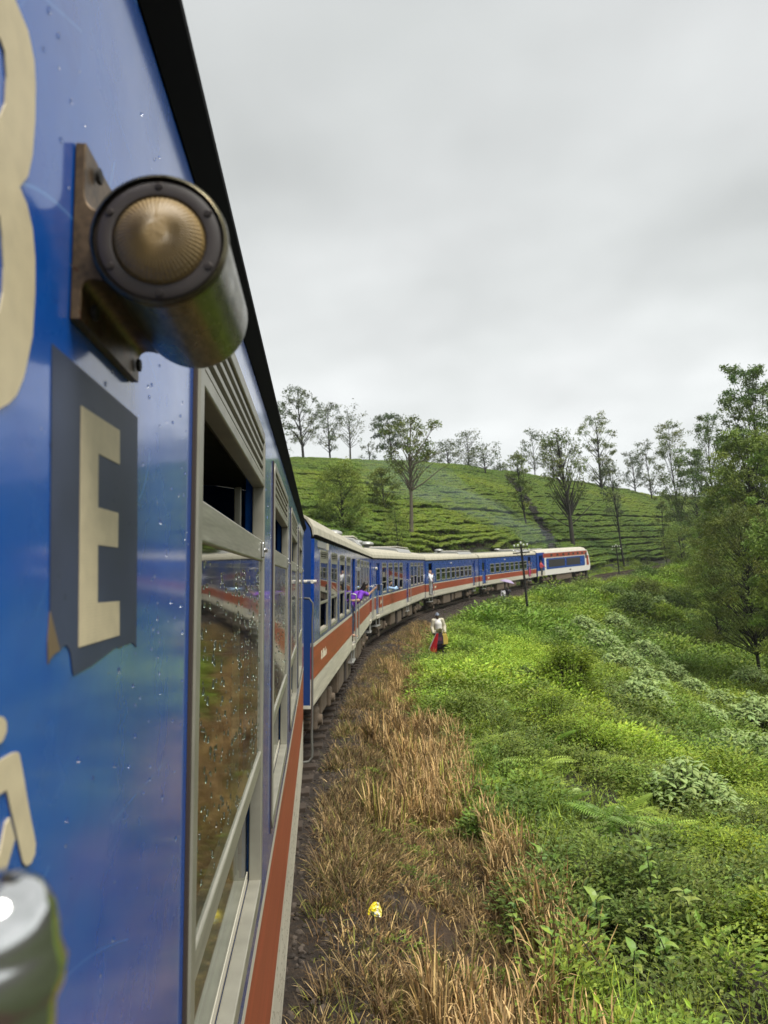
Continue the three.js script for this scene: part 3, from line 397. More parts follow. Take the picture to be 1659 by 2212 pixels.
{
  const c = railcar(4, 'fifth carriage next to the engine, a person in pink in its far doorway', V(8.032, 0.92, -67.182), 26.8, 3.8, 18.8, [[0.75, 1.75, true], [15.6, 16.6]], Bw([3.0, 4.55, 6.1, 7.65, 9.2, 10.75, 12.3, 13.85]), { B: true });
  underGear(c, [[5.2, 7.4, 0.22, 0.9, 0.75, true], [7.8, 8.5, 0.3, 0.9], [9, 11.4, 0.35, 0.9, 0.75, true]]); roofVent(c, 8.6, 0.3); roofUnit(c, 12.5, 17);
  part('side_lamp', cyl(V(1.4, 3.15, -7.4), V(1.47, 3.15, -7.4), 0.07, 0.06, 12), P.white, c); part('lettering', merge([tb(2.3, 2.7, 1.52, 1.64, 1.4003, 1.4025)]), P.letter, c);
}
{ // the engine
  const c = top('diesel_power_car', new THREE.Group(), 'diesel engine at the head of the train with dark grilles and red top band', 'locomotive'); standCar(c, V(1.4, 0.95, 0), V(16.743, 0.90, -84.417), 37, 3.2); cars[5] = c;
  const L = 15.6, s = new THREE.Shape(); s.moveTo(1.95, 0.95); s.lineTo(L - 0.5, 0.95); s.quadraticCurveTo(L - 0.1, 1.0, L, 1.6); s.lineTo(L - 0.25, 2.5); s.quadraticCurveTo(L - 0.6, 3.55, L - 1.1, 3.62); s.lineTo(1.95, 3.62); s.lineTo(1.95, 0.95);
  part('body', new THREE.ExtrudeGeometry(s, { depth: 2.5, bevelEnabled: true, bevelSize: 0.02, bevelThickness: 0.15, bevelSegments: 4, bevelOffset: -0.02 }).rotateY(Math.PI / 2).translate(-1.25, 0, 0), M([0.68, 0.66, 0.62], 0.4), c);
  part('vestibule', merge([tb(0, 0.5, 0.95, 3.62, -1.4, 1.4), tb(1.5, 1.94, 0.95, 3.62, -1.4, 1.395), tb(0.5, 1.5, 0.95, 3.62, -1.4, 0.9), tb(0.5, 1.5, 3.3, 3.62, 0.9, 1.4)]), P.blue, c); part('skirt', tb(0.02, 1.92, 0.95, 1.55, 1.402, 1.41), P.white, c);
  const rs = new THREE.Shape(); [[-1.36, 3.622], [-1.2, 3.85], [-0.7, 3.98], [0.7, 3.98], [1.2, 3.85], [1.36, 3.622]].forEach(([x, y], i) => i ? rs.lineTo(x, y) : rs.moveTo(x, y)); part('roof', new THREE.ExtrudeGeometry(rs, { depth: L - 1.3, bevelEnabled: false }).translate(0, 0, -(L - 1.3)), P.white, c);
  part('red_band', tb(1.6, L - 1.0, 3.0, 3.5, 1.4015, 1.408), P.red, c);
  part('red_nose_panel', platey((() => { const q = new THREE.Shape(); q.moveTo(L - 1.25, 1.65); q.lineTo(L - 0.45, 1.65); q.lineTo(L - 0.62, 2.9); q.lineTo(L - 1.25, 2.9); return q; })(), 1.4015, 0.006), P.red, c);
  part('cab_window', tb(L - 1.6, L - 1.05, 2.55, 3.25, 1.409, 1.413), P.grille, c);
  const ps = rect(new THREE.Shape(), 2.3, L - 1.7, 1.62, 2.94, 0.2); part('grille_border', platey(ps, 1.4015, 0.004), P.grey, c); part('blue_panel', platey(rect(new THREE.Shape(), 2.4, L - 1.8, 1.64, 2.88, 0.16), 1.406, 0.006), P.blue, c);
  for (const [t0, t1] of [[3.0, 7.6], [8.1, 12.3]]) { const g = part('grille', tb(t0, t1, 1.86, 2.74, 1.4125, 1.418), P.grille, c); for (let i = 0; i < 9; i++) part('slat', tb(t0 + 0.02, t1 - 0.02, 1.9 + i * 0.093, 1.94 + i * 0.093, 1.4185, 1.428), P.grille, g); }
  for (const t of [3.6, 5.3, 7.0, 8.6, 10.0, 11.4, 12.8]) part('vent', trb(t, t + 0.55, 3.12, 3.38, 1.408, 1.42, 0.005), P.grille, c);
  bogie(c, 3.0); bogie(c, L - 3.0); underGear(c, [[5.2, 9.8, 0.22, 0.9, 0.75, true]]); part('plough', trb(L - 0.75, L - 0.3, 0.15, 0.9, -1.1, 1.1, 0.04), P.underDark, c); part('gangway', tb(-0.3, -0.02, 1.2, 3.3, -0.55, 0.55), P.black, c); part('exhaust', trb(1.9, 3.4, 3.98, 4.1, -0.5, 0.5, 0.03), P.grey, c);
  part('number_plate', tb(8.9, 9.4, 1.25, 1.4, 1.4015, 1.406), P.dark, c);
}

// ---------------------------------------------------------------- trees
const leafMat = new THREE.MeshPhysicalMaterial({ vertexColors: true, roughness: 0.62, transmission: 0.3, thickness: 0, specularIntensity: 0.5 });
const barkTex = dataTex(256, (u, v) => { const a = 0.62 + tileFbm(u, v, 7, 3) * 0.7 + 0.25 * tileFbm(u, v, 30, 1); return [a, a, a]; }, 1);
const bark = (c) => M(c, 0.9, { map: barkTex });
const BARK = { pale: bark([0.42, 0.35, 0.25]), grey: bark([0.12, 0.10, 0.075]), dark: bark([0.05, 0.042, 0.03]) };
const GREEN = { grey: [0.110, 0.140, 0.058], dark: [0.062, 0.098, 0.026], olive: [0.130, 0.172, 0.026], bright: [0.200, 0.290, 0.018], feather: [0.190, 0.265, 0.042], deep: [0.105, 0.170, 0.026] };
function makeTree(o) {
  seed = o.seed * 7919 + 13;
  const h = o.h, cb = o.cb ?? 0.35, cw = o.cw ?? h * 0.2, r = o.r ?? h * 0.014, g = new THREE.Group(), lean = o.lean ?? 0, N = 9, path = [], ph = rnd() * 6;
  for (let i = 0; i <= N; i++) { const f = i / N; path.push(V(lean * h * f + 0.018 * h * Math.sin(f * 4 + ph) * f, f * h * 0.93 - (i ? 0 : 0.8), 0.016 * h * Math.cos(f * 3.3 + ph) * f)); }
  const trunkAt = (f) => { const x = clamp(f, 0, 0.999) * N, i = Math.floor(x); return path[i].clone().lerp(path[i + 1], x - i); };
  part('trunk', taper(path, r, r * 0.16, 8), BARK[o.bark ?? 'grey'], g);
  const L = new Leaves(), limbs = [], n = o.n ?? 26, base = GREEN[o.green ?? 'grey'];
  for (let i = 0; i < n; i++) {
    const f = cb + (1 - cb) * ((i + rnd()) / n) ** (o.topHeavy ?? 0.85), e = (0.3 + 0.7 * Math.sin(Math.PI * clamp((f - cb) / (1 - cb) * (o.shape === 'spread' ? 0.5 : 0.8) + 0.14, 0, 1))) * cw * 0.95, an = i * 2.4 + rr(-0.7, 0.7), q = Math.sqrt(rr(0.12, 1)) * e;
    const c = trunkAt(f).add(V(Math.cos(an) * q, rr(-0.03, 0.05) * h, Math.sin(an) * q)), ff = Math.max(cb * 0.7, f - 0.10 - 0.22 * q / cw), a = trunkAt(ff), m = a.clone().lerp(c, 0.55); m.y -= 0.02 * h * (o.droop ?? 0.4); m.x += rr(-0.1, 0.1) * q;
    const rb = r * (1 - ff) * 0.42 + r * 0.07; limbs.push(taper([a, a.clone().lerp(m, 0.55).add(V(0, 0.005 * h, 0)), m, c], rb, r * 0.05, 5));
    const tone = rr(0.7, 1.28), warm = rr(-0.14, 0.16), cr = (o.cr ?? 0.075 * h) * rr(0.65, 1.25), lp = o.lp ?? 60, sub = 5, subs = []; for (let s = 0; s < sub; s++) subs.push(V(gauss() * cr * 0.8, gauss() * cr * 0.5, gauss() * cr * 0.8));
    for (const s of subs) limbs.push(taper([c.clone().lerp(m, 0.3), c.clone().addScaledVector(s, 0.6), c.clone().add(s)], r * 0.05, r * 0.015, 3));
    for (let j = 0; j < lp; j++) { const s = subs[j % sub], p = c.clone().add(s).add(V(gauss() * cr * 0.45, gauss() * cr * 0.3, gauss() * cr * 0.45)), d = rdir(); d.y -= o.hang ?? 0.35; d.normalize(); L.leaf(p, d, rdir(), (o.ls ?? 0.4) * rr(0.7, 1.3), (o.ls ?? 0.4) * (o.lw ?? 0.42), tint(base, tone * rr(0.75, 1.25), warm + rr(-0.06, 0.06))); }
  }
  for (const [f, dx, dy, k] of o.limbs ?? []) { const a = trunkAt(f), c = a.clone().add(V(dx, dy, rr(-0.6, 0.6))); limbs.push(taper([a, a.clone().lerp(c, 0.35).add(V(0, -0.02 * Math.abs(dx), 0.1)), a.clone().lerp(c, 0.75).add(V(0, 0.1, 0)), c], r * k, r * 0.12, 6)); }
  part('limbs', merge(limbs), BARK[o.limbBark ?? o.bark ?? 'grey'], g).userData.kind = 'stuff'; part('crown', L.build(), leafMat, g).userData.kind = 'stuff';
  return g;
}
// base pixel, depth, top pixel row
function tree(px, pyTop, depth, label, o, group) {
  const b = at(px, 1180, depth), y = ground(b.x, b.z); b.y = y; const [, by] = toPx(b), h = Math.max(2, ((by - pyTop) * depth) / FO);
  const t = makeTree({ ...o, h, cw: (o.wpx * depth) / FO / 2 }); t.position.copy(b); t.rotation.y = o.turn ?? 0;
  return top('tree', t, label, 'tree', group);
}
const far = { ls: 0.52, lp: 84, cr: 1.5, n: 30, r: 0.26 };
const RID = 'trees along the crest of the tea hill';
tree(606, 868, 150, 'leafy dark tree half hidden behind the nearest carriage roof', { ...far, seed: 1, wpx: 95, cb: 0.1, green: 'dark', lp: 60 }, RID);
tree(670, 824, 172, 'tallest sparse tree at the left end of the hill crest, with a straight dark trunk', { ...far, seed: 2, wpx: 100, cb: 0.28, green: 'grey', lp: 62, bark: 'dark', n: 38, r: 0.34 }, RID);
tree(729, 860, 190, 'slim wispy tree on the crest right of the tallest sparse tree', { ...far, seed: 3, wpx: 80, cb: 0.25, green: 'grey', lp: 58, bark: 'dark', n: 30 }, RID);
tree(772, 874, 185, 'thin tree on the crest with pale bare upright branches spread like a fan', { ...far, seed: 4, wpx: 86, cb: 0.42, green: 'grey', lp: 22, bark: 'grey', n: 30, lean: 0.04, shape: 'spread' }, RID);
tree(815, 952, 195, 'little bushy tree on the crest left of a broad dark-crowned tree', { ...far, seed: 5, wpx: 46, cb: 0.1, green: 'grey', n: 14, lp: 26, cr: 0.9 }, RID);
tree(862, 883, 190, 'broad dark-crowned tree on the crest with a short trunk', { ...far, seed: 6, wpx: 92, cb: 0.3, green: 'dark', lp: 110, bark: 'dark', n: 34 }, RID);
tree(985, 946, 200, 'bushy grey-green tree on the crest right of the pale-trunked tall tree', { ...far, seed: 8, wpx: 70, cb: 0.12, green: 'grey', lp: 44 }, RID);
tree(1030, 922, 203, 'pointed tree on the crest in the gap right of the pale-trunked tall tree', { ...far, seed: 9, wpx: 66, cb: 0.15, green: 'grey', lp: 40, shape: 'oval' }, RID);
tree(1064, 958, 165, 'nearly bare pale tree standing below the crest in mid hill', { ...far, seed: 10, wpx: 78, cb: 0.4, green: 'grey', lp: 20, n: 34, bark: 'grey', r: 0.2, shape: 'spread' }, RID);
tree(1172, 922, 212, 'light airy tree on the crest left of the ivy-clad tree', { ...far, seed: 11, wpx: 62, cb: 0.3, green: 'grey', lp: 50, n: 26, r: 0.18 }, RID);
tree(1314, 882, 205, 'tall tree on the crest with thick dark foliage down its trunk', { ...far, seed: 12, wpx: 104, cb: 0.08, green: 'olive', lp: 80, bark: 'dark', n: 46, r: 0.4 }, RID);
tree(1386, 968, 225, 'slender tree on the falling end of the crest, farthest left beside the right woods', { ...far, seed: 13, wpx: 54, cb: 0.2, lp: 60, n: 26 }, RID);
tree(1420, 944, 220, 'taller feathery tree at the falling end of the crest beside a slender one', { ...far, seed: 14, wpx: 66, cb: 0.15, lp: 70, n: 30 }, RID);
tree(940, 965, 198, 'small round tree on the crest just right of the pale-trunked tree', { ...far, seed: 44, wpx: 52, cb: 0.1, green: 'grey', n: 20, lp: 50 }, RID);
tree(1098, 1000, 206, 'low wispy tree on the crest right of the nearly bare pale tree', { ...far, seed: 45, wpx: 44, cb: 0.15, green: 'grey', n: 18, lp: 30, cr: 1.1 }, RID);
tree(1212, 935, 214, 'airy tree on the crest directly behind the ivy-clad tree', { ...far, seed: 46, wpx: 62, cb: 0.2, green: 'grey', n: 26, lp: 50 }, RID);
const SL = 'trees on the slope behind the train';
tree(889, 884, 78, 'tall tree with a bare pale trunk rising behind the third carriage', { seed: 21, wpx: 128, cb: 0.56, green: 'olive', bark: 'pale', r: 0.24, n: 40, lp: 62, ls: 0.3, cr: 0.9, lean: 0.09, shape: 'spread', limbs: [[0.55, -2.0, 2.1, 0.35], [0.48, 2.6, 1.9, 0.4], [0.41, 4.2, 2.4, 0.38], [0.62, 3.4, 1.2, 0.3]] }, SL);
tree(744, 992, 66, 'wide feathery green tree behind the second carriage roof', { seed: 22, wpx: 128, cb: 0.12, green: 'feather', bark: 'dark', n: 80, lp: 170, ls: 0.2, cr: 0.85, r: 0.12, lw: 0.32 }, SL);
tree(838, 1002, 84, 'dull grey-green tree left of the pale bare trunk, seen through the smoke', { seed: 23, wpx: 66, cb: 0.15, green: 'olive', bark: 'dark', n: 34, lp: 80, ls: 0.25, cr: 0.7, r: 0.12 }, SL);
tree(858, 1090, 68, 'low feathery bush-like tree just above the third carriage roof', { seed: 24, wpx: 70, cb: 0.08, green: 'feather', bark: 'dark', n: 34, lp: 90, ls: 0.18, cr: 0.55, r: 0.08, lw: 0.3 }, SL);
tree(1142, 964, 118, 'slender leaning tree behind the fifth carriage with a long bare lower trunk', { seed: 25, wpx: 48, cb: 0.36, green: 'olive', bark: 'dark', n: 40, lp: 52, ls: 0.36, cr: 0.95, r: 0.17, lean: -0.04 }, SL);
tree(1238, 914, 122, 'big ivy-clad tree with many bare lower branches above the engine', { seed: 26, wpx: 96, cb: 0.42, green: 'olive', bark: 'grey', n: 56, lp: 64, ls: 0.38, cr: 1.25, r: 0.42, lean: -0.02, limbs: [[0.25, -3, 5, 0.3], [0.28, 3.2, 5.2, 0.3], [0.32, -2.2, 5, 0.3], [0.22, 4.4, 3.4, 0.26], [0.2, -4.4, 3.0, 0.26], [0.3, 1.5, 6, 0.26]] }, SL);
tree(1344, 975, 128, 'thin tree with a tall dark stem right of the engine', { seed: 27, wpx: 48, cb: 0.45, green: 'grey', bark: 'dark', n: 36, lp: 46, ls: 0.38, cr: 1.0, r: 0.19, lean: -0.05, topHeavy: 0.7 }, SL);
const RW = 'trees of the wood at the right';
tree(1436, 1055, 140, 'small tree with a mop of foliage where the track leaves the picture', { seed: 31, wpx: 52, cb: 0.4, green: 'olive', n: 20, lp: 70, ls: 0.34, cr: 0.8, r: 0.12 }, RW);
tree(1476, 886, 150, 'open-crowned tree in the wood with a tuft of leaves at its top', { seed: 32, wpx: 80, cb: 0.2, green: 'olive', n: 56, lp: 90, ls: 0.42, cr: 1.4, r: 0.24 }, RW);
tree(1512, 960, 128, 'dark leafy tree in the middle of the wood, lower than its neighbours', { seed: 33, wpx: 96, cb: 0.1, green: 'deep', n: 60, lp: 120, ls: 0.38, cr: 1.35, r: 0.2 }, RW);
tree(1556, 876, 132, 'tall tree in the wood with sky showing through its speckled crown', { seed: 34, wpx: 84, cb: 0.2, green: 'deep', n: 66, lp: 100, ls: 0.38, cr: 1.25, r: 0.26 }, RW);
tree(1648, 756, 74, 'tallest tree at the right edge, cut by the top right of the wood', { seed: 35, wpx: 170, cb: 0.42, green: 'deep', n: 90, lp: 150, ls: 0.3, cr: 0.95, r: 0.22, lean: 0.02 }, RW);
tree(1640, 905, 60, 'massive dense tree at the right edge below the tallest one', { seed: 36, wpx: 215, cb: 0.02, green: 'feather', n: 150, lp: 200, ls: 0.25, cr: 0.95, r: 0.22 }, RW);
tree(1560, 1050, 84, 'round bushy tree at the foot of the massive right-hand tree', { seed: 37, wpx: 120, cb: 0.05, green: 'feather', n: 90, lp: 160, ls: 0.25, cr: 0.9, r: 0.15 }, RW);
tree(1470, 1128, 112, 'spreading feathery tree on the bank beside the end of the track', { seed: 38, wpx: 84, cb: 0.1, green: 'feather', n: 60, lp: 130, ls: 0.25, cr: 0.95, r: 0.12, lw: 0.3 }, RW);
tree(1608, 1085, 42, 'feathery dark tree with a forked trunk nearest on the right slope', { seed: 39, wpx: 250, cb: 0.26, green: 'olive', bark: 'dark', n: 150, lp: 190, ls: 0.16, cr: 0.7, r: 0.11, lw: 0.26, lean: -0.03, limbs: [[0.3, -1.6, 2.2, 0.6], [0.4, 1.6, 1.8, 0.5]] }, RW);
tree(1530, 1165, 56, 'low feathery tree between the bank and the forked dark tree', { seed: 40, wpx: 150, cb: 0.05, green: 'feather', bark: 'dark', n: 90, lp: 160, ls: 0.18, cr: 0.6, r: 0.09, lw: 0.28 }, RW);
tree(1700, 1090, 36, 'dark leafy tree cut by the right edge above the lower bushes', { seed: 41, wpx: 230, cb: 0.1, green: 'feather', bark: 'dark', n: 110, lp: 180, ls: 0.18, cr: 0.6, r: 0.12 }, RW);

tree(1610, 1010, 96, 'leafy tree filling the gap behind the massive right-hand tree', { seed: 42, wpx: 150, cb: 0.02, green: 'deep', n: 90, lp: 130, ls: 0.3, cr: 1.1, r: 0.16 }, RW);

// ---------------------------------------------------------------- shrubs that stand out from the ground cover
function leafyShrub(o) { // many small leaves over an uneven mound of twigs
  seed = o.seed * 331 + 5; const g = new THREE.Group(), L = new Leaves(), st = [], base = GREEN[o.green];
  for (let i = 0; i < o.n; i++) {
    const d = rdir(); d.y = Math.abs(d.y) * 0.9 + 0.1; const q = o.w * (0.55 + 0.45 * rnd()), c = V(d.x * q, d.y * o.h * rr(0.75, 1.05), d.z * q), tone = rr(0.65, 1.3), warm = rr(-0.1, 0.2);
    st.push(taper([V(d.x * 0.1, -0.3, d.z * 0.1), V(c.x * 0.55, c.y * 0.45, c.z * 0.55), c], 0.02, 0.005, 4));
    for (let j = 0; j < o.lp; j++) { const p = c.clone().add(V(gauss() * o.cr, gauss() * o.cr * 0.7, gauss() * o.cr)), e = rdir().addScaledVector(d, 0.7); e.y *= 0.35; e.normalize(); L.leaf(p, e, V(0, 1, 0).add(rdir().multiplyScalar(0.6)), o.ls * rr(0.7, 1.3), o.ls * 0.45, tint(base, tone * rr(0.75, 1.25), warm)); }
  }
  part('stems', merge(st), BARK.dark, g).userData.kind = 'stuff'; part('foliage', L.build(), leafMat, g).userData.kind = 'stuff'; return g;
}
function bigLeafShrub(o) { // whorls of long drooping pale leaves at the ends of bare stems
  seed = o.seed * 517 + 3; const g = new THREE.Group(), L = new Leaves(), st = [];
  for (let i = 0; i < o.n; i++) {
    const an = i * 2.4, q = o.w * Math.sqrt((i + 0.5) / o.n), c = V(Math.cos(an) * q, o.h * (1 - 0.72 * (q / o.w) ** 2.2) * rr(0.82, 1.1), Math.sin(an) * q);
    st.push(taper([V(c.x * 0.15, -0.4, c.z * 0.15), V(c.x * 0.5, c.y * 0.5, c.z * 0.5), c], 0.022, 0.008, 5));
    for (let j = 0; j < o.lp; j++) {
      const a = j * 2.4 + i, e = rr(-0.25, 0.6), d = V(Math.cos(a), e, Math.sin(a)).normalize(), s = V(-Math.sin(a), 0, Math.cos(a)), len = o.ls * rr(0.7, 1.25) * (1.1 - e * 0.4), k = rr(0.75, 1.3), col = tint([0.31, 0.405, 0.135], k, rr(-0.1, 0.05)); let p = c.clone().add(V(0, rr(-0.24, 0.04), 0)), dd = d, w = 0.02;
      for (let q2 = 0; q2 < 4; q2++) { const b = p.clone().addScaledVector(dd, len / 4), w2 = [0.34, 0.42, 0.28, 0.02][q2] * len, n = s.clone().cross(dd).normalize().multiplyScalar(-1), f = 0.16; const P1 = p.clone().addScaledVector(s, w / 2).addScaledVector(n, f * w), P2 = p.clone().addScaledVector(s, -w / 2).addScaledVector(n, f * w), Q1 = b.clone().addScaledVector(s, w2 / 2).addScaledVector(n, f * w2), Q2 = b.clone().addScaledVector(s, -w2 / 2).addScaledVector(n, f * w2); L.tri(p, P1, Q1, col); L.tri(p, Q1, b, col); L.tri(p, Q2, P2, col); L.tri(p, b, Q2, col); p = b; w = w2; dd = dd.clone(); dd.y -= o.droop ?? 0.34; dd.normalize(); }
    }
  }
  part('stems', merge(st), BARK.grey, g).userData.kind = 'stuff'; part('foliage', L.build(), leafMat, g).userData.kind = 'stuff'; return g;
}
const bl = [1, 2, 3].map((s) => bigLeafShrub({ seed: s, n: 84, lp: 11, h: 1.45, w: 1.15, ls: 0.205 })), bld = [[1490, 1775, 0.68, 'big-leafed pale shrub standing alone in the lower right'], [1390, 1560, 0.95, 'pale big-leafed shrub up the slope from the lone pale shrub'], [1530, 1590, 0.8, 'small pale big-leafed shrub near the forked tree'], [1350, 1475, 1.15, 'pale shrub at the near right corner of the pale thicket'], [1300, 1420, 1.15, 'pale shrub in the middle of the pale thicket'], [1260, 1380, 1.1, 'pale shrub at the left end of the pale thicket, below the pole'], [1330, 1370, 1.15, 'pale shrub at the top of the pale thicket'], [1395, 1440, 1.1, 'pale shrub on the right flank of the pale thicket'], [1400, 1510, 0.9, 'pale shrub below the pale thicket'], [1452, 1480, 0.8, 'pale shrub right of the pale thicket in the hollow'], [1500, 1530, 0.9, 'pale shrub in the hollow left of the forked trunk'], [1625, 1500, 0.95, 'pale shrub at the right edge beside the forked trunk'], [1640, 1600, 1.1, 'pale blue-green shrub at the right edge under the dark tree'], [1650, 1700, 0.9, 'pale shrub cut by the right edge level with the lone shrub'], [1580, 1660, 0.75, 'small pale shrub between the lone shrub and the right edge'], [1205, 1395, 0.8, 'small pale shrub above the yellow-green bush'], [1425, 1320, 1.0, 'pale shrub at the far edge of the dark thicket'], [1560, 1545, 0.7, 'pale shrub right behind the forked trunk']];
bld.forEach(([px, py, s, label], i) => { const q = hit(px, py), t = i < 3 ? bl[i] : bl[i % 3].clone(); t.position.copy(onGround(q, 0.1)); t.scale.setScalar(s * 1.12); t.rotation.y = i * 1.9; top('big_leafed_shrub', t, label, 'shrub', 'pale big-leafed shrubs'); });
const shrubs = [
  [1228, 1540, 'bright', 1.15, 2.2, 'tall yellow-green bush left of the pale thicket', 110], [1190, 1590, 'bright', 1.2, 1.1, 'bright green mound below the yellow-green bush', 46], [1130, 1500, 'deep', 1.0, 0.9, 'dark green bush left of the yellow-green bush', 40], [1255, 1640, 'bright', 1.0, 0.9, 'light green bush at the foot of the bright mound', 40], [1160, 1545, 'deep', 0.9, 0.9, 'deep green bush between the dark bush and the bright mound', 36],
  [1370, 1345, 'deep', 2.6, 2.6, 'large dark thicket bush in the hollow beyond the pale shrubs', 90], [1430, 1360, 'bright', 2.4, 2.2, 'rounded bright bush on the right of the dark thicket', 80], [1320, 1310, 'deep', 2.4, 2.0, 'dark bush at the left end of the thicket near the second pole', 70], [1400, 1300, 'olive', 2.6, 2.2, 'olive bush at the back of the dark thicket', 70], [1470, 1330, 'deep', 2.6, 2.4, 'shadowy bush right of the thicket under the trees', 70],
  [1540, 1420, 'olive', 1.8, 1.6, 'olive bush left of the forked trunk', 60], [1480, 1400, 'olive', 1.8, 1.2, 'low olive bush in the bottom of the hollow', 50], [1590, 1540, 'bright', 1.2, 0.8, 'low bright bush below the forked trunk', 40], [1330, 1610, 'bright', 1.0, 0.8, 'yellowish bush above the lone pale shrub', 40], [1640, 1860, 'olive', 0.9, 0.7, 'olive bush at the right edge low on the slope', 40], [1560, 1900, 'bright', 0.8, 0.6, 'small bright bush under the lone pale shrub', 36], [1630, 2040, 'bright', 0.55, 0.5, 'bright feathery bush in the lower right corner', 34], [1380, 2050, 'deep', 0.5, 0.45, 'dark bush with dry stems at the bottom of the slope', 30], [1500, 1250, 'bright', 2.2, 1.4, 'light green bush on the bank by the end of the track', 50], [1560, 1200, 'feather', 2.8, 1.6, 'grassy bush on top of the bank', 50], [1590, 1285, 'olive', 2.6, 2.4, 'olive bush under the wood on the right', 60], [1650, 1340, 'deep', 2.2, 2.2, 'dark bush at the right edge under the wood', 60], [1390, 1245, 'deep', 1.6, 1.3, 'bush beside the far track bed', 40], [1300, 1290, 'feather', 2.0, 0.9, 'pale grassy bush below the engine', 40],
];
shrubs.forEach(([px, py, green, w, h, label, n], i) => { const q = hit(px, py), d = q.distanceTo(EYE), s = leafyShrub({ seed: i + 1, green, w, h, n, lp: d < 30 ? 90 : 70, cr: w * 0.24, ls: clamp(d * 0.0042, 0.055, 0.24) }); s.position.copy(onGround(q, 0.05)); top('shrub', s, label, 'bush', 'bushes on the right slope'); });

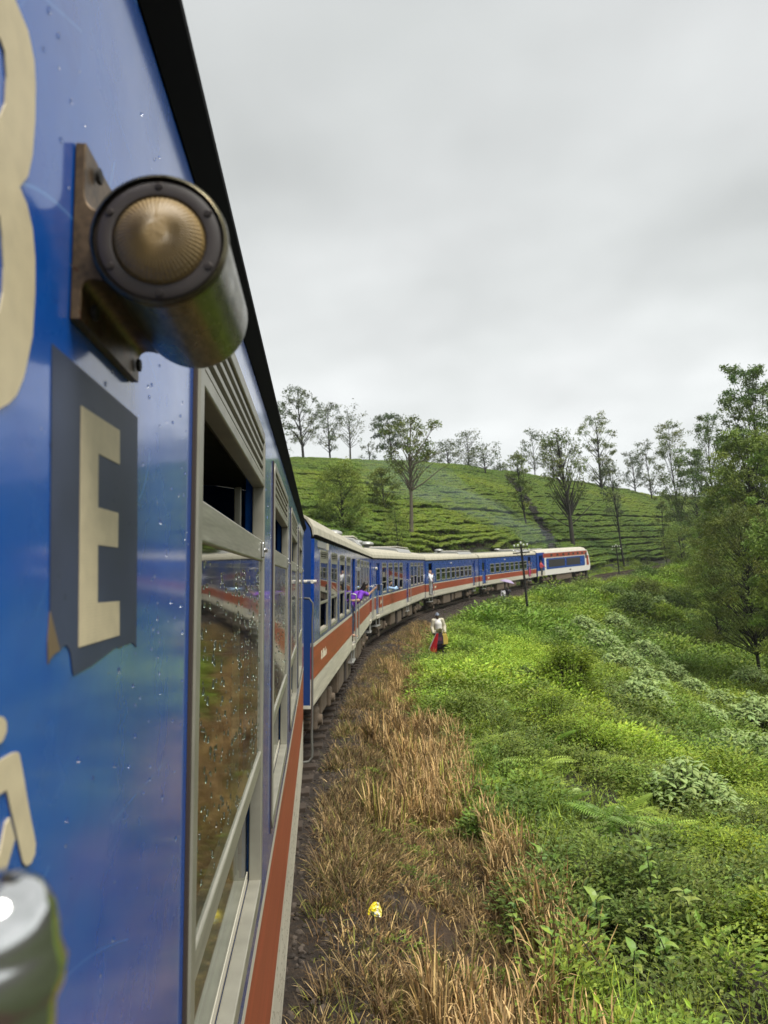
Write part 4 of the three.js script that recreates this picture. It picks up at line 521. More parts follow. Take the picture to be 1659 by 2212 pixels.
// ---------------------------------------------------------------- single plants near the camera
{
  const lg = [0, 1, 2].map((v) => { seed = 900 + v; const L = new Leaves(), n = 6, w = [0.1, 0.4, 0.52, 0.44, 0.24, 0.02], s = V(1, 0, 0); let q = V(0, 0, 0), d = V(0, 0.35, 1).normalize(); for (let i = 0; i < n - 1; i++) { const b = q.clone().addScaledVector(d, 1 / (n - 1)), f = V(0, 0.12, 0), c = [1, 1, 1], c2 = [0.86, 0.9, 0.8]; for (const e of [-1, 1]) { const a1 = q.clone().addScaledVector(s, e * w[i] / 2).addScaledVector(f, w[i]), b1 = b.clone().addScaledVector(s, e * w[i + 1] / 2).addScaledVector(f, w[i + 1]); if (e > 0) { L.tri(q, a1, b1, c); L.tri(q, b1, b, c); } else { L.tri(q, b1, a1, c2); L.tri(q, b, b1, c2); } } q = b; d = d.clone(); d.y -= 0.2 + v * 0.06; d.normalize(); } return L.build(); });
  const lm = [[0.20, 0.34, 0.045], [0.26, 0.37, 0.05], [0.15, 0.27, 0.05], [0.30, 0.36, 0.06]].map((c) => new THREE.MeshPhysicalMaterial({ color: new THREE.Color(...c), vertexColors: true, roughness: 0.5, transmission: 0.3, thickness: 0 }));
  const weed = (sd, h, n, ls, c) => { seed = sd * 41 + 9; const g = new THREE.Group(), bend = V(rr(-0.2, 0.2) * h, h, rr(-0.2, 0.2) * h), pts = [V(0, -0.1, 0), V(bend.x * 0.3, h * 0.5, bend.z * 0.3), bend]; part('stem', taper(pts, 0.009, 0.004, 6), BARK.dark, g); for (let i = 0; i < n; i++) { const f = 0.25 + 0.75 * (i / (n - 1)), m = part('leaf', lg[i % 3], lm[(c + (rnd() < 0.3 ? 1 : 0)) % 4], g), x = f * 2; m.position.copy(x < 1 ? pts[0].clone().lerp(pts[1], x) : pts[1].clone().lerp(pts[2], x - 1)); m.rotation.order = 'YXZ'; m.rotation.set(-rr(0, 0.7) * f, i * 2.4 + rr(-0.3, 0.3), 0); m.scale.setScalar(ls * rr(0.75, 1.25)); } return g; };
  [[1420, 2010, 0.75, 16, 0.13, 0, 'leafy weed beside the bare dark twigs in the lower right'], [1300, 2090, 0.55, 14, 0.14, 1, 'broad-leaved weed at the bottom edge left of the bare soil'], [1210, 2150, 0.5, 14, 0.12, 0, 'low weed at the bottom where dry grass meets the green'], [1510, 2060, 0.6, 16, 0.13, 3, 'pale yellowish weed above the bare soil in the lower right'], [1600, 1990, 0.55, 14, 0.12, 1, 'weed near the right edge above the bare soil'], [1340, 1930, 0.5, 14, 0.12, 2, 'dark green weed on the slope above the leafy weed'], [1180, 1960, 0.6, 14, 0.11, 1, 'weed standing among the last dry stalks'], [1470, 2170, 0.55, 16, 0.14, 0, 'large-leaved weed at the bottom edge left of the bare soil patch'], [1370, 2180, 0.45, 14, 0.13, 3, 'yellowish weed at the very bottom of the slope'], [1560, 1830, 0.5, 14, 0.13, 2, 'dark weed below the lone pale shrub'], [1110, 2080, 0.5, 12, 0.1, 1, 'thin weed in the dry grass near the bottom']].forEach(([px, py, h, n, ls, c, label], i) => { const q = hit(px, py), t = weed(i + 1, h, n, ls, c); t.position.copy(onGround(q)); top('leafy_weed', t, label, 'weed', 'single leafy weeds on the near slope'); });
  const frond = (len, k) => { const L = new Leaves(); let q = V(0, 0, 0), d = V(0, 1.1, 0.7).normalize(); for (let i = 0; i < 22; i++) { const b = q.clone().addScaledVector(d, len / 22), w = 0.24 * len * Math.sin(Math.PI * (0.1 + 0.88 * i / 22)) ** 0.8; for (const e of [-1, 1]) L.leaf(b, V(e, 0, 0).addScaledVector(d, 0.4).normalize(), V(0, 1, 0), w, 0.035, [k, k, k], 0.15); L.tri(q.clone().add(V(0.005, 0, 0)), q.clone().add(V(-0.005, 0, 0)), b, [k * 0.7, k * 0.6, k * 0.4]); q = b; d = d.clone(); d.addScaledVector(V(0, -0.62, 1), 0.085).normalize(); } return L.build(); };
  const fg = [frond(0.9, 1), frond(0.75, 0.9), frond(1.05, 1.1)];
  [[1330, 1800, 1.0, 'large fern arching over the bare dark soil patch'], [1290, 1870, 0.8, 'fern left of the dark soil patch on the slope'], [1170, 1640, 1.0, 'fern at the top of the ferny bank near the dry grass'], [1090, 1560, 1.1, 'fern at the edge of the dry grass below the walking person'], [1215, 1760, 0.8, 'small fern on the ferny bank above the dark soil'], [1060, 1680, 0.9, 'fern leaning over the dry grass halfway down the strip']].forEach(([px, py, s, label], i) => { const g = new THREE.Group(); for (let k = 0; k < 9; k++) { const m = part('frond', fg[(k + i) % 3], lm[k % 2], g); m.rotation.order = 'YXZ'; m.rotation.set(0.25 * ((k * 7) % 3 - 1), k * 0.7 + i, 0); } g.scale.setScalar(s); g.position.copy(onGround(hit(px, py))); top('fern', g, label, 'fern', 'ferns on the near slope'); });
  [[1320, 2190, 1250, 2020, 'long dry brown stalk crossing the bottom right of the dry grass'], [1420, 2090, 1405, 1975, 'bare dark twig standing in the lower right undergrowth'], [1395, 2080, 1370, 1985, 'second bare dark twig left of the leafy weed'], [1120, 1990, 1085, 1850, 'tall dry stalk at the green edge of the dry grass'], [1270, 1960, 1262, 1850, 'thin dry stem rising from the bright herbs']].forEach(([px, py, tx, ty, label], i) => { const b = onGround(hit(px, py)), t = at(tx, ty, b.clone().applyMatrix4(inv).z * -1 - 0.15), g = new THREE.Group(), m = b.clone().lerp(t, 0.5).add(V(0.05, 0.06, 0)), pts = [b, b.clone().lerp(m, 0.5).add(V(0.02, 0.01, 0)), m, t].map((v) => v.clone().sub(b)); part('stem', taper(pts, 0.009, 0.004, 6), i % 4 ? BARK.dark : BARK.pale, g); for (let k = 0; k < 4; k++) { const f = 0.4 + k * 0.15, o = pts[3].clone().multiplyScalar(f); part('twig', taper([o, o.clone().add(V((k % 2 ? 1 : -1) * 0.05, 0.05, 0.02)), o.clone().add(V((k % 2 ? 1 : -1) * 0.11, 0.13, 0.03))], 0.004, 0.002, 5), i % 4 ? BARK.dark : BARK.pale, g); } g.position.copy(b); top('dry_stalk', g, label, 'stalk', 'bare stalks among the undergrowth'); });
}

// ---------------------------------------------------------------- ground cover
const clump = (v, n, r, h, ls, lw, up = 0.8) => { seed = 100 + v; const L = new Leaves(); for (let i = 0; i < n; i++) { const a = rnd() * 6.28, q = r * Math.sqrt(rnd()), y = h * (0.15 + 0.85 * rnd() ** 0.7) * (1 - 0.5 * (q / r) ** 2), d = V(Math.cos(a) * 0.9 + gauss() * 0.5, rr(-0.1, up), Math.sin(a) * 0.9 + gauss() * 0.5).normalize(), k = rr(0.65, 1.3); L.leaf(V(Math.cos(a) * q, y, Math.sin(a) * q), d, V(gauss() * 0.4, 1, gauss() * 0.4), ls * rr(0.6, 1.35), ls * lw, [k * rr(0.9, 1.1), k, k * rr(0.8, 1)]); } return L.build(); };
const fern = (v) => { seed = 300 + v; const L = new Leaves(); for (let f = 0; f < 9; f++) { const a = f * 0.7 + rr(-0.3, 0.3), len = rr(0.4, 0.75), k = rr(0.8, 1.2); let p = V(0, 0, 0), d = V(Math.cos(a) * 0.5, 1, Math.sin(a) * 0.5).normalize(); const s = V(-Math.sin(a), 0, Math.cos(a)); for (let i = 0; i < 15; i++) { const b = p.clone().addScaledVector(d, len / 15), w = 0.16 * Math.sin(Math.PI * (0.12 + 0.86 * i / 15)) ** 0.8 * (len / 0.6); for (const e of [-1, 1]) L.leaf(b, s.clone().multiplyScalar(e).addScaledVector(d, 0.45).normalize(), V(0, 1, 0), w, 0.03, [k, k, k]); L.tri(p.clone().addScaledVector(s, 0.004), p.clone().addScaledVector(s, -0.004), b, [k * 0.8, k * 0.8, k * 0.6]); p = b; d = d.clone(); d.addScaledVector(V(Math.cos(a), -0.35, Math.sin(a)), 0.13).normalize(); } } return L.build(); };
const tuft = (v, n, h, w, spread, droop, r0 = 0.05) => { seed = 500 + v; const L = new Leaves(); for (let i = 0; i < n; i++) { const a = rnd() * 6.28, s = V(-Math.sin(a), 0, Math.cos(a)), tilt = rr(0.02, spread), e = rnd(), k = e < 0.22 ? rr(1.5, 2.3) : e < 0.6 ? rr(0.7, 1.2) : rr(0.35, 0.7), w2 = e < 0.22 ? rr(1.0, 1.7) : rr(0.6, 1.1); L.blade(V(Math.cos(a) * r0 * rnd(), 0, Math.sin(a) * r0 * rnd()), V(Math.cos(a) * tilt, 1, Math.sin(a) * tilt).normalize(), s.applyAxisAngle(V(0, 1, 0), gauss()), h * rr(0.45, 1.15), w * w2, rnd() < 0.35 ? droop * rr(1.2, 2.2) : droop * rr(0.1, 0.7), [k * 1.04, k, k * rr(0.7, 1)], 5); } return L.build(); };
const reed = (v, n, h, wid, spread, r0) => { seed = 700 + v; const L = new Leaves(); for (let i = 0; i < n; i++) { const a = rnd() * 6.28, tilt = Math.abs(gauss()) * spread, k = rr(0.25, 0.62), q = rnd() < 0.6 ? rr(1.0, 1.6) : k * 1.1, sd = V(-Math.sin(a), 0, Math.cos(a)).applyAxisAngle(V(0, 1, 0), gauss() * 1.2), o = rnd() * 6.28, ro = r0 * Math.sqrt(rnd()); L.blade(V(Math.cos(o) * ro, 0, Math.sin(o) * ro), V(Math.cos(a) * tilt, 1, Math.sin(a) * tilt).normalize(), sd, h * rr(0.5, 1.15), wid * rr(0.6, 1.25), rr(0.4, 3.2), [k, k * 0.94, k * 0.86], 9, [q, q * 0.98, q * 0.96], 1); } return L.build(); };
const cover = new THREE.MeshPhysicalMaterial({ vertexColors: true, roughness: 0.6, transmission: 0.3, thickness: 0, specularIntensity: 0.5 });
const straw = new THREE.MeshPhysicalMaterial({ vertexColors: true, roughness: 0.7, transmission: 0.15, thickness: 0, specularIntensity: 0.4 });
const seen = (p, m = 90) => { const [x, y, d] = toPx(p); return d > 0 && x > 560 && x < 1659 + m && y < 2212 + 200; };
const isBare = (p) => (bareAt(p.x, p.z) && rnd() < 0.9) || Math.hypot(p.x - 1.75, p.z + 31.2) < 1.6;
const dryEdge = (k, z) => 3.68 + 0.22 * smoothstep(z, -12, -6) + 0.4 * noise(z * 0.22, 3.3) + 0.25 * noise(z * 0.9, 7.7);
seed = 2024;
function scatter(list, n, pick) { for (let i = 0; i < n; i++) { const e = pick(); if (e) list[e[0]].push([e[1], e[2]]); } }
const sector = (r0, r1) => { const r = Math.sqrt(rr(r0 * r0, r1 * r1)), a = rr(-9, 32) / 57.2958; return V(r * Math.sin(a), 0, -r * Math.cos(a)); };
const green = (p, k) => { const a = fbm(p.x * 0.22, p.z * 0.22, 3.9), b = fbm(p.x * 0.07, p.z * 0.07, 9.1); const base = a + b > 0.1 ? [0.235, 0.345, 0.036] : a > -0.1 ? [0.205, 0.305, 0.042] : b > 0 ? [0.140, 0.200, 0.032] : [0.120, 0.195, 0.030]; return new THREE.Color(...tint(base, k * rr(0.75, 1.25), rr(-0.1, 0.15) + 0.2 * b)); };
{
  const herbs = [[], [], [], []], mids = [[], [], []], fars = [[], []], ferns = [[], []];
  scatter(herbs, 12500, () => { const p = sector(4, 19), [u, k] = side(p.x, p.z); if (u < dryEdge(k, p.z) - 0.25 || (u < dryEdge(k, p.z) + 0.6 && rnd() < 0.5) || (p.z < -8.5 && u < dryEdge(k, p.z) + 2.2 && rnd() < 0.6) || !seen(p) || isBare(p)) return; onGround(p, 0.03); const s = rr(0.5, 1.6) * (1 + 0.7 * fbm(p.x * 0.5, p.z * 0.5, 1)); return [Math.floor((0.5 + 0.9 * fbm(p.x * 0.45, p.z * 0.45, 17) + rr(-0.28, 0.28)) * 3.99 + 40) % 4, MX(p, s), green(p, 1)]; });
  scatter(mids, 12000, () => { const p = sector(17, 48), [u, k] = side(p.x, p.z); if (u < dryEdge(k, p.z) - 0.2 || (u < dryEdge(k, p.z) + 2.6 && rnd() < 0.72) || u > 42 || !seen(p) || isBare(p)) return; onGround(p, 0.05); const s = rr(0.55, 1.6) * (1 + 0.9 * fbm(p.x * 0.25, p.z * 0.25, 1)); return [Math.floor(rnd() * 3), MX(p, s), green(p, u < 9 ? 1.25 : 0.85)]; });
  scatter(fars, 14000, () => { const p = sector(46, 150), [u, k] = side(p.x, p.z), r = p.length(); if ((u < 3.6 && !(u < -2.9 && r > 26 && u > -26)) || u > 110 || !seen(p)) return; onGround(p, 0.05); const s = rr(0.7, 1.5) * (1 + 0.6 * fbm(p.x * 0.12, p.z * 0.12, 1)) * (u < 5 ? 0.6 : 1); return [Math.floor(rnd() * 2), MX(p, s), green(p, u < 12 ? 1.1 : 0.9)]; });
  scatter(ferns, 9000, () => { const p = sector(8, 40), [u, k] = side(p.x, p.z), e = dryEdge(k, p.z); if (u < e + 0.1 || u > e + 4.5 || !seen(p) || isBare(p) || fbm(p.x * 0.2, p.z * 0.2, 7) < -0.12) return; onGround(p, 0.02); return [Math.floor(rnd() * 2), MX(p, rr(0.55, 1.15)), new THREE.Color(...tint([0.285, 0.390, 0.052], rr(0.7, 1.25), rr(-0.08, 0.1)))]; });
  const fine = [[], []]; scatter(fine, 44000, () => { const p = sector(5, 46), [u, k] = side(p.x, p.z), e = dryEdge(k, p.z); if (u < e - 0.15 || u > e + 4 || rnd() > 1.3 - (u - e) / 4 || !seen(p) || isBare(p)) return; if (fbm(p.x * 0.3, p.z * 0.3, 13) < -0.2) return; onGround(p, 0.02); return [Math.floor(rnd() * 2), MX(p, rr(0.7, 1.25), rnd() * 6, gauss() * 0.15, gauss() * 0.15), new THREE.Color(...tint([0.285, 0.385, 0.052], rr(0.7, 1.25), rr(-0.1, 0.12)))]; });
  const G = top('green_undergrowth', new THREE.Group(), 'dense green undergrowth of herbs and ferns over the right-hand slope', 'undergrowth', null, 'stuff');
  [[1, 120, 0.24, 0.30, 0.050, 0.62], [2, 100, 0.24, 0.24, 0.062, 0.55], [3, 150, 0.22, 0.42, 0.036, 0.6], [4, 90, 0.2, 0.55, 0.056, 0.5]].forEach((a, i) => instances('herbs', clump(...a), cover, herbs[i], '', '', { parent: G }));
  [[11, 220, 0.46, 0.45, 0.075, 0.55], [12, 180, 0.46, 0.55, 0.095, 0.45], [13, 240, 0.42, 0.75, 0.07, 0.5]].forEach((a, i) => instances('herbs', clump(...a), cover, mids[i], '', '', { parent: G }));
  [[21, 190, 0.9, 0.7, 0.17, 0.5], [22, 170, 0.95, 1.1, 0.2, 0.45]].forEach((a, i) => instances('herbs', clump(...a), cover, fars[i], '', '', { parent: G }));
  [[61, 26, 0.34, 0.0095, 0.9, 1.8, 0.15], [62, 22, 0.44, 0.010, 0.8, 2.0, 0.15]].forEach((a, i) => instances('fine_grass', tuft(...a), cover, fine[i], '', '', { parent: G }));
  [1, 2].forEach((v, i) => instances('ferns', fern(v), cover, ferns[i], '', '', { parent: G }));
  console.log('cover', herbs.concat(mids, fars, ferns).map((l) => l.length).join());
}
{
  const dry = [[], [], [], [], [], []], reeds = [[], [], []], D = top('dry_grass', new THREE.Group(), 'strip of brown dying grass between the ballast and the green slope', 'dry grass', null, 'stuff');
  seed = 4711; const strawCol = (p, sd) => { const a = fbm(p.x * 0.9, p.z * 0.9, 2.2), g = rnd(); const c = g < 0.16 ? [0.17, 0.18, 0.045] : g < 0.5 ? [0.26, 0.182, 0.090] : g < 0.8 ? [0.38, 0.285, 0.155] : [0.16, 0.098, 0.050]; return new THREE.Color(...tint(c, rr(0.7, 1.2) * (1 + 0.9 * a) * (sd < 2.5 ? 0.75 : 1))); };
  const path = (u, z) => Math.abs(u - 3.25 - 0.5 * noise(z * 0.3, 4)) < 0.5 + 0.4 * noise(z * 0.9, 9) && z > -10.5 && z < -6.6;
  scatter(dry, 56000, () => {
    const z = -(3 + 42 * rnd() ** 1.8), k = Math.floor(rnd() * 1), p = V(0, 0, z); let i = 0; while (TP[i].z > z) i++; const u = 1.55 + 3.6 * rnd(), q = TP[i]; p.set(q.x - TT[i].z * u, 0, q.z + TT[i].x * u + rr(-0.5, 0.5)); if (!seen(p)) return; const e = dryEdge(i, p.z);
    if (u > e + 0.2 || (u > e && rnd() < 0.7)) return; if (u < 2.0 && rnd() < 0.4) return; const clear = fbm(p.x * 0.8, p.z * 0.8, 5.5); if (clear < -0.13 && u < e - 0.4 && rnd() < 0.8) return; const onPath = path(u, p.z); if (onPath && rnd() < 0.7) return;
    onGround(p, 0.02); const tall = !onPath && u > 2.15 && fbm(p.x * 0.75, p.z * 0.75, 21) + (u > e - 1.1 ? 0.22 : 0) > 0.12; if (Math.hypot(p.x - 1.8, p.z + 30.5) < 2.6 && rnd() < 0.9) return; if (tall && rnd() < 0.3) { reeds[Math.floor(rnd() * 3)].push([MX(p, rr(0.7, 1.2) * (z < -18 ? 0.7 : 1), rnd() * 6.28, gauss() * 0.1, gauss() * 0.1), new THREE.Color(...tint([0.50, 0.355, 0.170], rr(0.65, 1.15), rr(-0.04, 0.08)))]); return; } const t = tall && rnd() < 0.15 ? Math.floor(rnd() * 2) : 2 + Math.floor(rnd() * 3);
    return [t, MX(p, rr(0.7, 1.3) * (tall ? 1 : 0.8) * (z < -18 ? 0.75 : 1), rnd() * 6.28, gauss() * 0.12, gauss() * 0.12), strawCol(p, u)];
  });
  [[1, 15, 0.5, 0.0125, 0.28, 2.0, 0.08], [2, 12, 0.62, 0.013, 0.34, 2.4, 0.08], [3, 16, 0.27, 0.011, 1.0, 2.4, 0.12], [4, 16, 0.22, 0.011, 1.2, 2.6, 0.14], [5, 16, 0.2, 0.010, 2.6, 1.2, 0.16], [6, 15, 0.34, 0.011, 0.7, 2.4, 0.1]].forEach((a, i) => instances('grass_tufts', tuft(...a), straw, dry[i], '', '', { parent: D }));
  [[1, 9, 0.38, 0.019, 0.35, 0.1], [2, 7, 0.52, 0.022, 0.4, 0.12], [3, 10, 0.3, 0.017, 0.75, 0.14]].forEach((a, i) => instances('reed_clumps', reed(...a), straw, reeds[i], '', '', { parent: D })); console.log('reeds', reeds.map((l) => l.length).join());
  const weeds = [[]]; scatter(weeds, 1300, () => { const z = -(3 + 40 * rnd() ** 1.5); let i = 0; while (TP[i].z > z) i++; const u = rr(2.1, 4.6), p = V(TP[i].x - TT[i].z * u, 0, TP[i].z + TT[i].x * u); if (!seen(p) || fbm(p.x * 0.6, p.z * 0.6, 8.8) < 0.0) return; onGround(p, 0.01); return [0, MX(p, rr(0.3, 0.8)), green(p, 0.9)]; });
  instances('weeds', clump(31, 60, 0.25, 0.2, 0.06, 0.5), cover, weeds[0], '', '', { parent: D });
  const blades = [[]]; scatter(blades, 500, () => { const p = sector(4, 16), [u, k] = side(p.x, p.z), e = dryEdge(k, p.z); if (Math.abs(u - e - 0.5) > 0.9 || !seen(p)) return; onGround(p); return [0, MX(p, rr(0.5, 1), rnd() * 6, gauss() * 0.2, gauss() * 0.2), new THREE.Color(...tint([0.12, 0.18, 0.06], rr(0.7, 1.2)))]; });
  instances('grass_blades', tuft(40, 9, 0.6, 0.014, 0.5, 1.2), cover, blades[0], '', '', { parent: D });
  console.log('dry', dry.map((l) => l.length).join(), weeds[0].length, blades[0].length);
}

// ---------------------------------------------------------------- people
// a smooth skin round tapered bones [ax, ay, az, bx, by, bz, ra, rb], meshed on a grid
function skin(bones, res = 56, k = 0.025) {
  const lo = V(9, 9, 9), hi = V(-9, -9, -9); for (const b of bones) for (const i of [0, 3]) { const r = Math.max(b[6], b[7]) + 0.03; lo.min(V(b[i] - r, b[i + 1] - r, b[i + 2] - r)); hi.max(V(b[i] + r, b[i + 1] + r, b[i + 2] + r)); }
  const c = lo.clone().add(hi).multiplyScalar(0.5), h = Math.max(hi.x - lo.x, hi.y - lo.y, hi.z - lo.z) / 2 * 1.08, mc = new MarchingCubes(res, new THREE.MeshStandardMaterial(), false, false, 60000); mc.isolation = 0;
  const half = res / 2, B = bones.map((b) => { const dx = b[3] - b[0], dy = b[4] - b[1], dz = b[5] - b[2]; return [...b, dx, dy, dz, dx * dx + dy * dy + dz * dz + 1e-9]; });
  for (let z = 0; z < res; z++) for (let y = 0; y < res; y++) for (let x = 0; x < res; x++) {
    const px = c.x + ((x - half) / half) * h, py = c.y + ((y - half) / half) * h, pz = c.z + ((z - half) / half) * h; let d = 1e3;
    for (const b of B) { const vx = px - b[0], vy = py - b[1], vz = pz - b[2], t = clamp((vx * b[8] + vy * b[9] + vz * b[10]) / b[11], 0, 1), ex = vx - t * b[8], ey = vy - t * b[9], ez = vz - t * b[10], e = Math.sqrt(ex * ex + ey * ey + ez * ez) - (b[6] + (b[7] - b[6]) * t), m = Math.max(k - Math.abs(d - e), 0) / k; d = Math.min(d, e) - m * m * k * 0.25; }
    mc.field[x + y * res + z * res * res] = -d;
  }
  mc.update(); const n = mc.count, P2 = new Float32Array(mc.positionArray.slice(0, n * 3)); for (let i = 0; i < n; i++) { P2[i * 3] = c.x + P2[i * 3] * h; P2[i * 3 + 1] = c.y + P2[i * 3 + 1] * h; P2[i * 3 + 2] = c.z + P2[i * 3 + 2] * h; }
  let g = new THREE.BufferGeometry(); g.setAttribute('position', new THREE.BufferAttribute(P2, 3)); g = mergeVertices(g, 1e-4); g.computeVertexNormals(); return g;
}
const HAND = (() => { const b = [[0, 0, 0, 0, -0.075, 0, 0.026, 0.03], [-0.018, -0.02, 0, -0.028, -0.07, 0, 0.02, 0.018], [0.018, -0.02, 0, 0.028, -0.07, 0, 0.02, 0.018]]; [[-0.036, 0.055], [-0.013, 0.07], [0.011, 0.075], [0.034, 0.066]].forEach(([x, l]) => { b.push([x, -0.08, 0, x * 1.15, -0.08 - l * 0.5, 0.012, 0.0095, 0.009], [x * 1.15, -0.08 - l * 0.5, 0.012, x * 1.1, -0.08 - l * 0.88, 0.036, 0.009, 0.0075]); }); b.push([0.03, -0.03, 0, 0.056, -0.062, 0.016, 0.014, 0.0105], [0.056, -0.062, 0.016, 0.058, -0.095, 0.026, 0.0105, 0.0085]); return skin(b, 48, 0.008); })();
const J0 = { pelvis: [0, 0.94, 0], chest: [0, 1.26, 0.01], neck: [0, 1.45, 0], head: [0, 1.585, 0.015], sl: [0.185, 1.405, 0], sr: [-0.185, 1.405, 0], el: [0.25, 1.12, -0.02], er: [-0.25, 1.12, -0.02], wl: [0.27, 0.88, 0.06], wr: [-0.27, 0.88, 0.06], hl: [0.09, 0.9, 0], hr: [-0.09, 0.9, 0], kl: [0.1, 0.49, 0.03], kr: [-0.1, 0.49, 0.03], al: [0.105, 0.085, -0.01], ar: [-0.105, 0.085, -0.01] };
function person(pose, look) {
  const j = { ...J0, ...pose }, B = (a, b, ra, rb) => [...(typeof a === 'string' ? j[a] : a), ...(typeof b === 'string' ? j[b] : b), ra, rb], g = new THREE.Group(), f = (c, r = 0.75) => M(c, r);
  const up = V(...j.head).sub(V(...j.neck)).normalize(), toe = (a) => [a[0] * 1.08, a[1] - 0.045, a[2] + 0.15], off = (p, v, s) => [p[0] + v[0] * s, p[1] + v[1] * s, p[2] + v[2] * s];
  const fwd = j.face ?? [0, 0, 1], headC = j.head, headB = [B(headC, off(headC, [up.x, up.y, up.z], 0.055), 0.078, 0.082), B(off(headC, [up.x, up.y, up.z], -0.055), off(off(headC, fwd, 0.035), [up.x, up.y, up.z], -0.06), 0.058, 0.05), B(off(headC, fwd, 0.075), off(off(headC, fwd, 0.102), [up.x, up.y, up.z], -0.022), 0.012, 0.014), B(off(headC, [fwd[2], 0, -fwd[0]], 0.084), off(headC, [fwd[2], 0, -fwd[0]], 0.088), 0.02, 0.016), B(off(headC, [fwd[2], 0, -fwd[0]], -0.084), off(headC, [fwd[2], 0, -fwd[0]], -0.088), 0.02, 0.016)];
  const torso = [B('pelvis', 'chest', 0.135, 0.145), B('chest', 'neck', 0.14, 0.07), B('sl', 'sr', 0.062, 0.062), B('hl', 'hr', 0.115, 0.115)], arms = [B('sl', 'el', 0.055, 0.042), B('sr', 'er', 0.055, 0.042), B('el', 'wl', 0.042, 0.028), B('er', 'wr', 0.042, 0.028)], legs = [B('hl', 'kl', 0.092, 0.06), B('hr', 'kr', 0.092, 0.06), B('kl', 'al', 0.06, 0.04), B('kr', 'ar', 0.06, 0.04)], feet = [B('al', toe(j.al), 0.042, 0.03), B('ar', toe(j.ar), 0.042, 0.03)];
  const hands = [['wl', 'el', 1], ['wr', 'er', -1]].map(([w, e, s]) => { const d = V(...j[w]).sub(V(...j[e])).normalize(); return HAND.clone().scale(s, 1, 1).applyQuaternion(new THREE.Quaternion().setFromUnitVectors(V(0, -1, 0), d)).translate(...j[w]); });
  part('body', merge([skin([...headB, B('neck', 'head', 0.052, 0.05), ...torso, ...arms, ...legs, ...feet], 92), ...hands]), f(look.skin ?? [0.13, 0.07, 0.042], 0.6), g);
  const grow = (l, d) => l.map((b) => [...b.slice(0, 6), b[6] + d, b[7] + d]);
  const sleeves = look.short ? [B('sl', off(j.sl, V(...j.el).sub(V(...j.sl)).toArray(), 0.75), 0.075, 0.068), B('sr', off(j.sr, V(...j.er).sub(V(...j.sr)).toArray(), 0.75), 0.075, 0.068)] : grow(arms, 0.018);
  part('shirt', skin([...grow(torso.slice(0, 1), 0.02), ...grow([B('chest', off(j.neck, [0, -1, 0], 0.04), 0.14, 0.06)], 0.018), ...grow(torso.slice(2), 0.018), ...sleeves], 72), f(look.shirt), g);
  if (look.jacket) part('jacket', skin([...grow([B('pelvis', 'chest', 0.15, 0.15)], 0.03).map((b) => [b[0], b[1] - 0.1, b[2] - 0.045, b[3], b[4], b[5] - 0.035, b[6], b[7]]), ...grow([B('sl', 'sr', 0.07, 0.07)], 0.022).map((b) => [b[0], b[1], b[2] - 0.025, b[3], b[4], b[5] - 0.025, b[6], b[7]]), ...grow(arms, 0.036)], 72), f(look.jacket), g);
  if (look.skirt) part('skirt', skin([B([0.05, 0.93, 0], [0.09, 0.3, 0.0], 0.14, 0.17), B([-0.05, 0.93, 0], [-0.09, 0.3, 0.0], 0.14, 0.17)], 56, 0.08), f(look.skirt), g); else part('trousers', skin([...grow(torso.slice(3), 0.022), ...grow(legs, 0.02)], 72), f(look.trousers ?? [0.05, 0.05, 0.06]), g);
  if (look.shoes) part('shoes', skin(grow(feet, 0.012), 48), f(look.shoes), g);
  if (look.cap) part('cap', skin([B(off(headC, [up.x, up.y, up.z], 0.075), off(headC, [up.x, up.y, up.z], 0.1), 0.092, 0.07), B(off(off(headC, fwd, 0.09), [up.x, up.y, up.z], 0.06), off(off(headC, fwd, 0.15), [up.x, up.y, up.z], 0.045), 0.03, 0.014)], 40), f(look.cap), g);
  else part('hair', skin([B(off(off(headC, fwd, -0.022), [up.x, up.y, up.z], 0.07), off(off(headC, fwd, -0.05), [up.x, up.y, up.z], look.longHair ? -0.22 : -0.03), 0.088, look.longHair ? 0.06 : 0.07)], 40), f([0.012, 0.009, 0.008], 0.5), g);
  for (const s of [-1, 1]) { const e = off(off(off(headC, fwd, 0.076), [fwd[2], 0, -fwd[0]], 0.031 * s), [up.x, up.y, up.z], 0.012); part('eye', new THREE.SphereGeometry(0.011, 8, 6).translate(...e), f([0.03, 0.025, 0.022], 0.3), g); }
  return g;
}
const putIn = (car, o, x, y, t, yaw = Math.PI / 2) => { o.position.copy(V(x, y, -t).applyMatrix4(car.matrixWorld)); o.rotation.order = 'YXZ'; o.rotation.set(0, yaw + car.rotation.y, car.rotation.z); return o; };
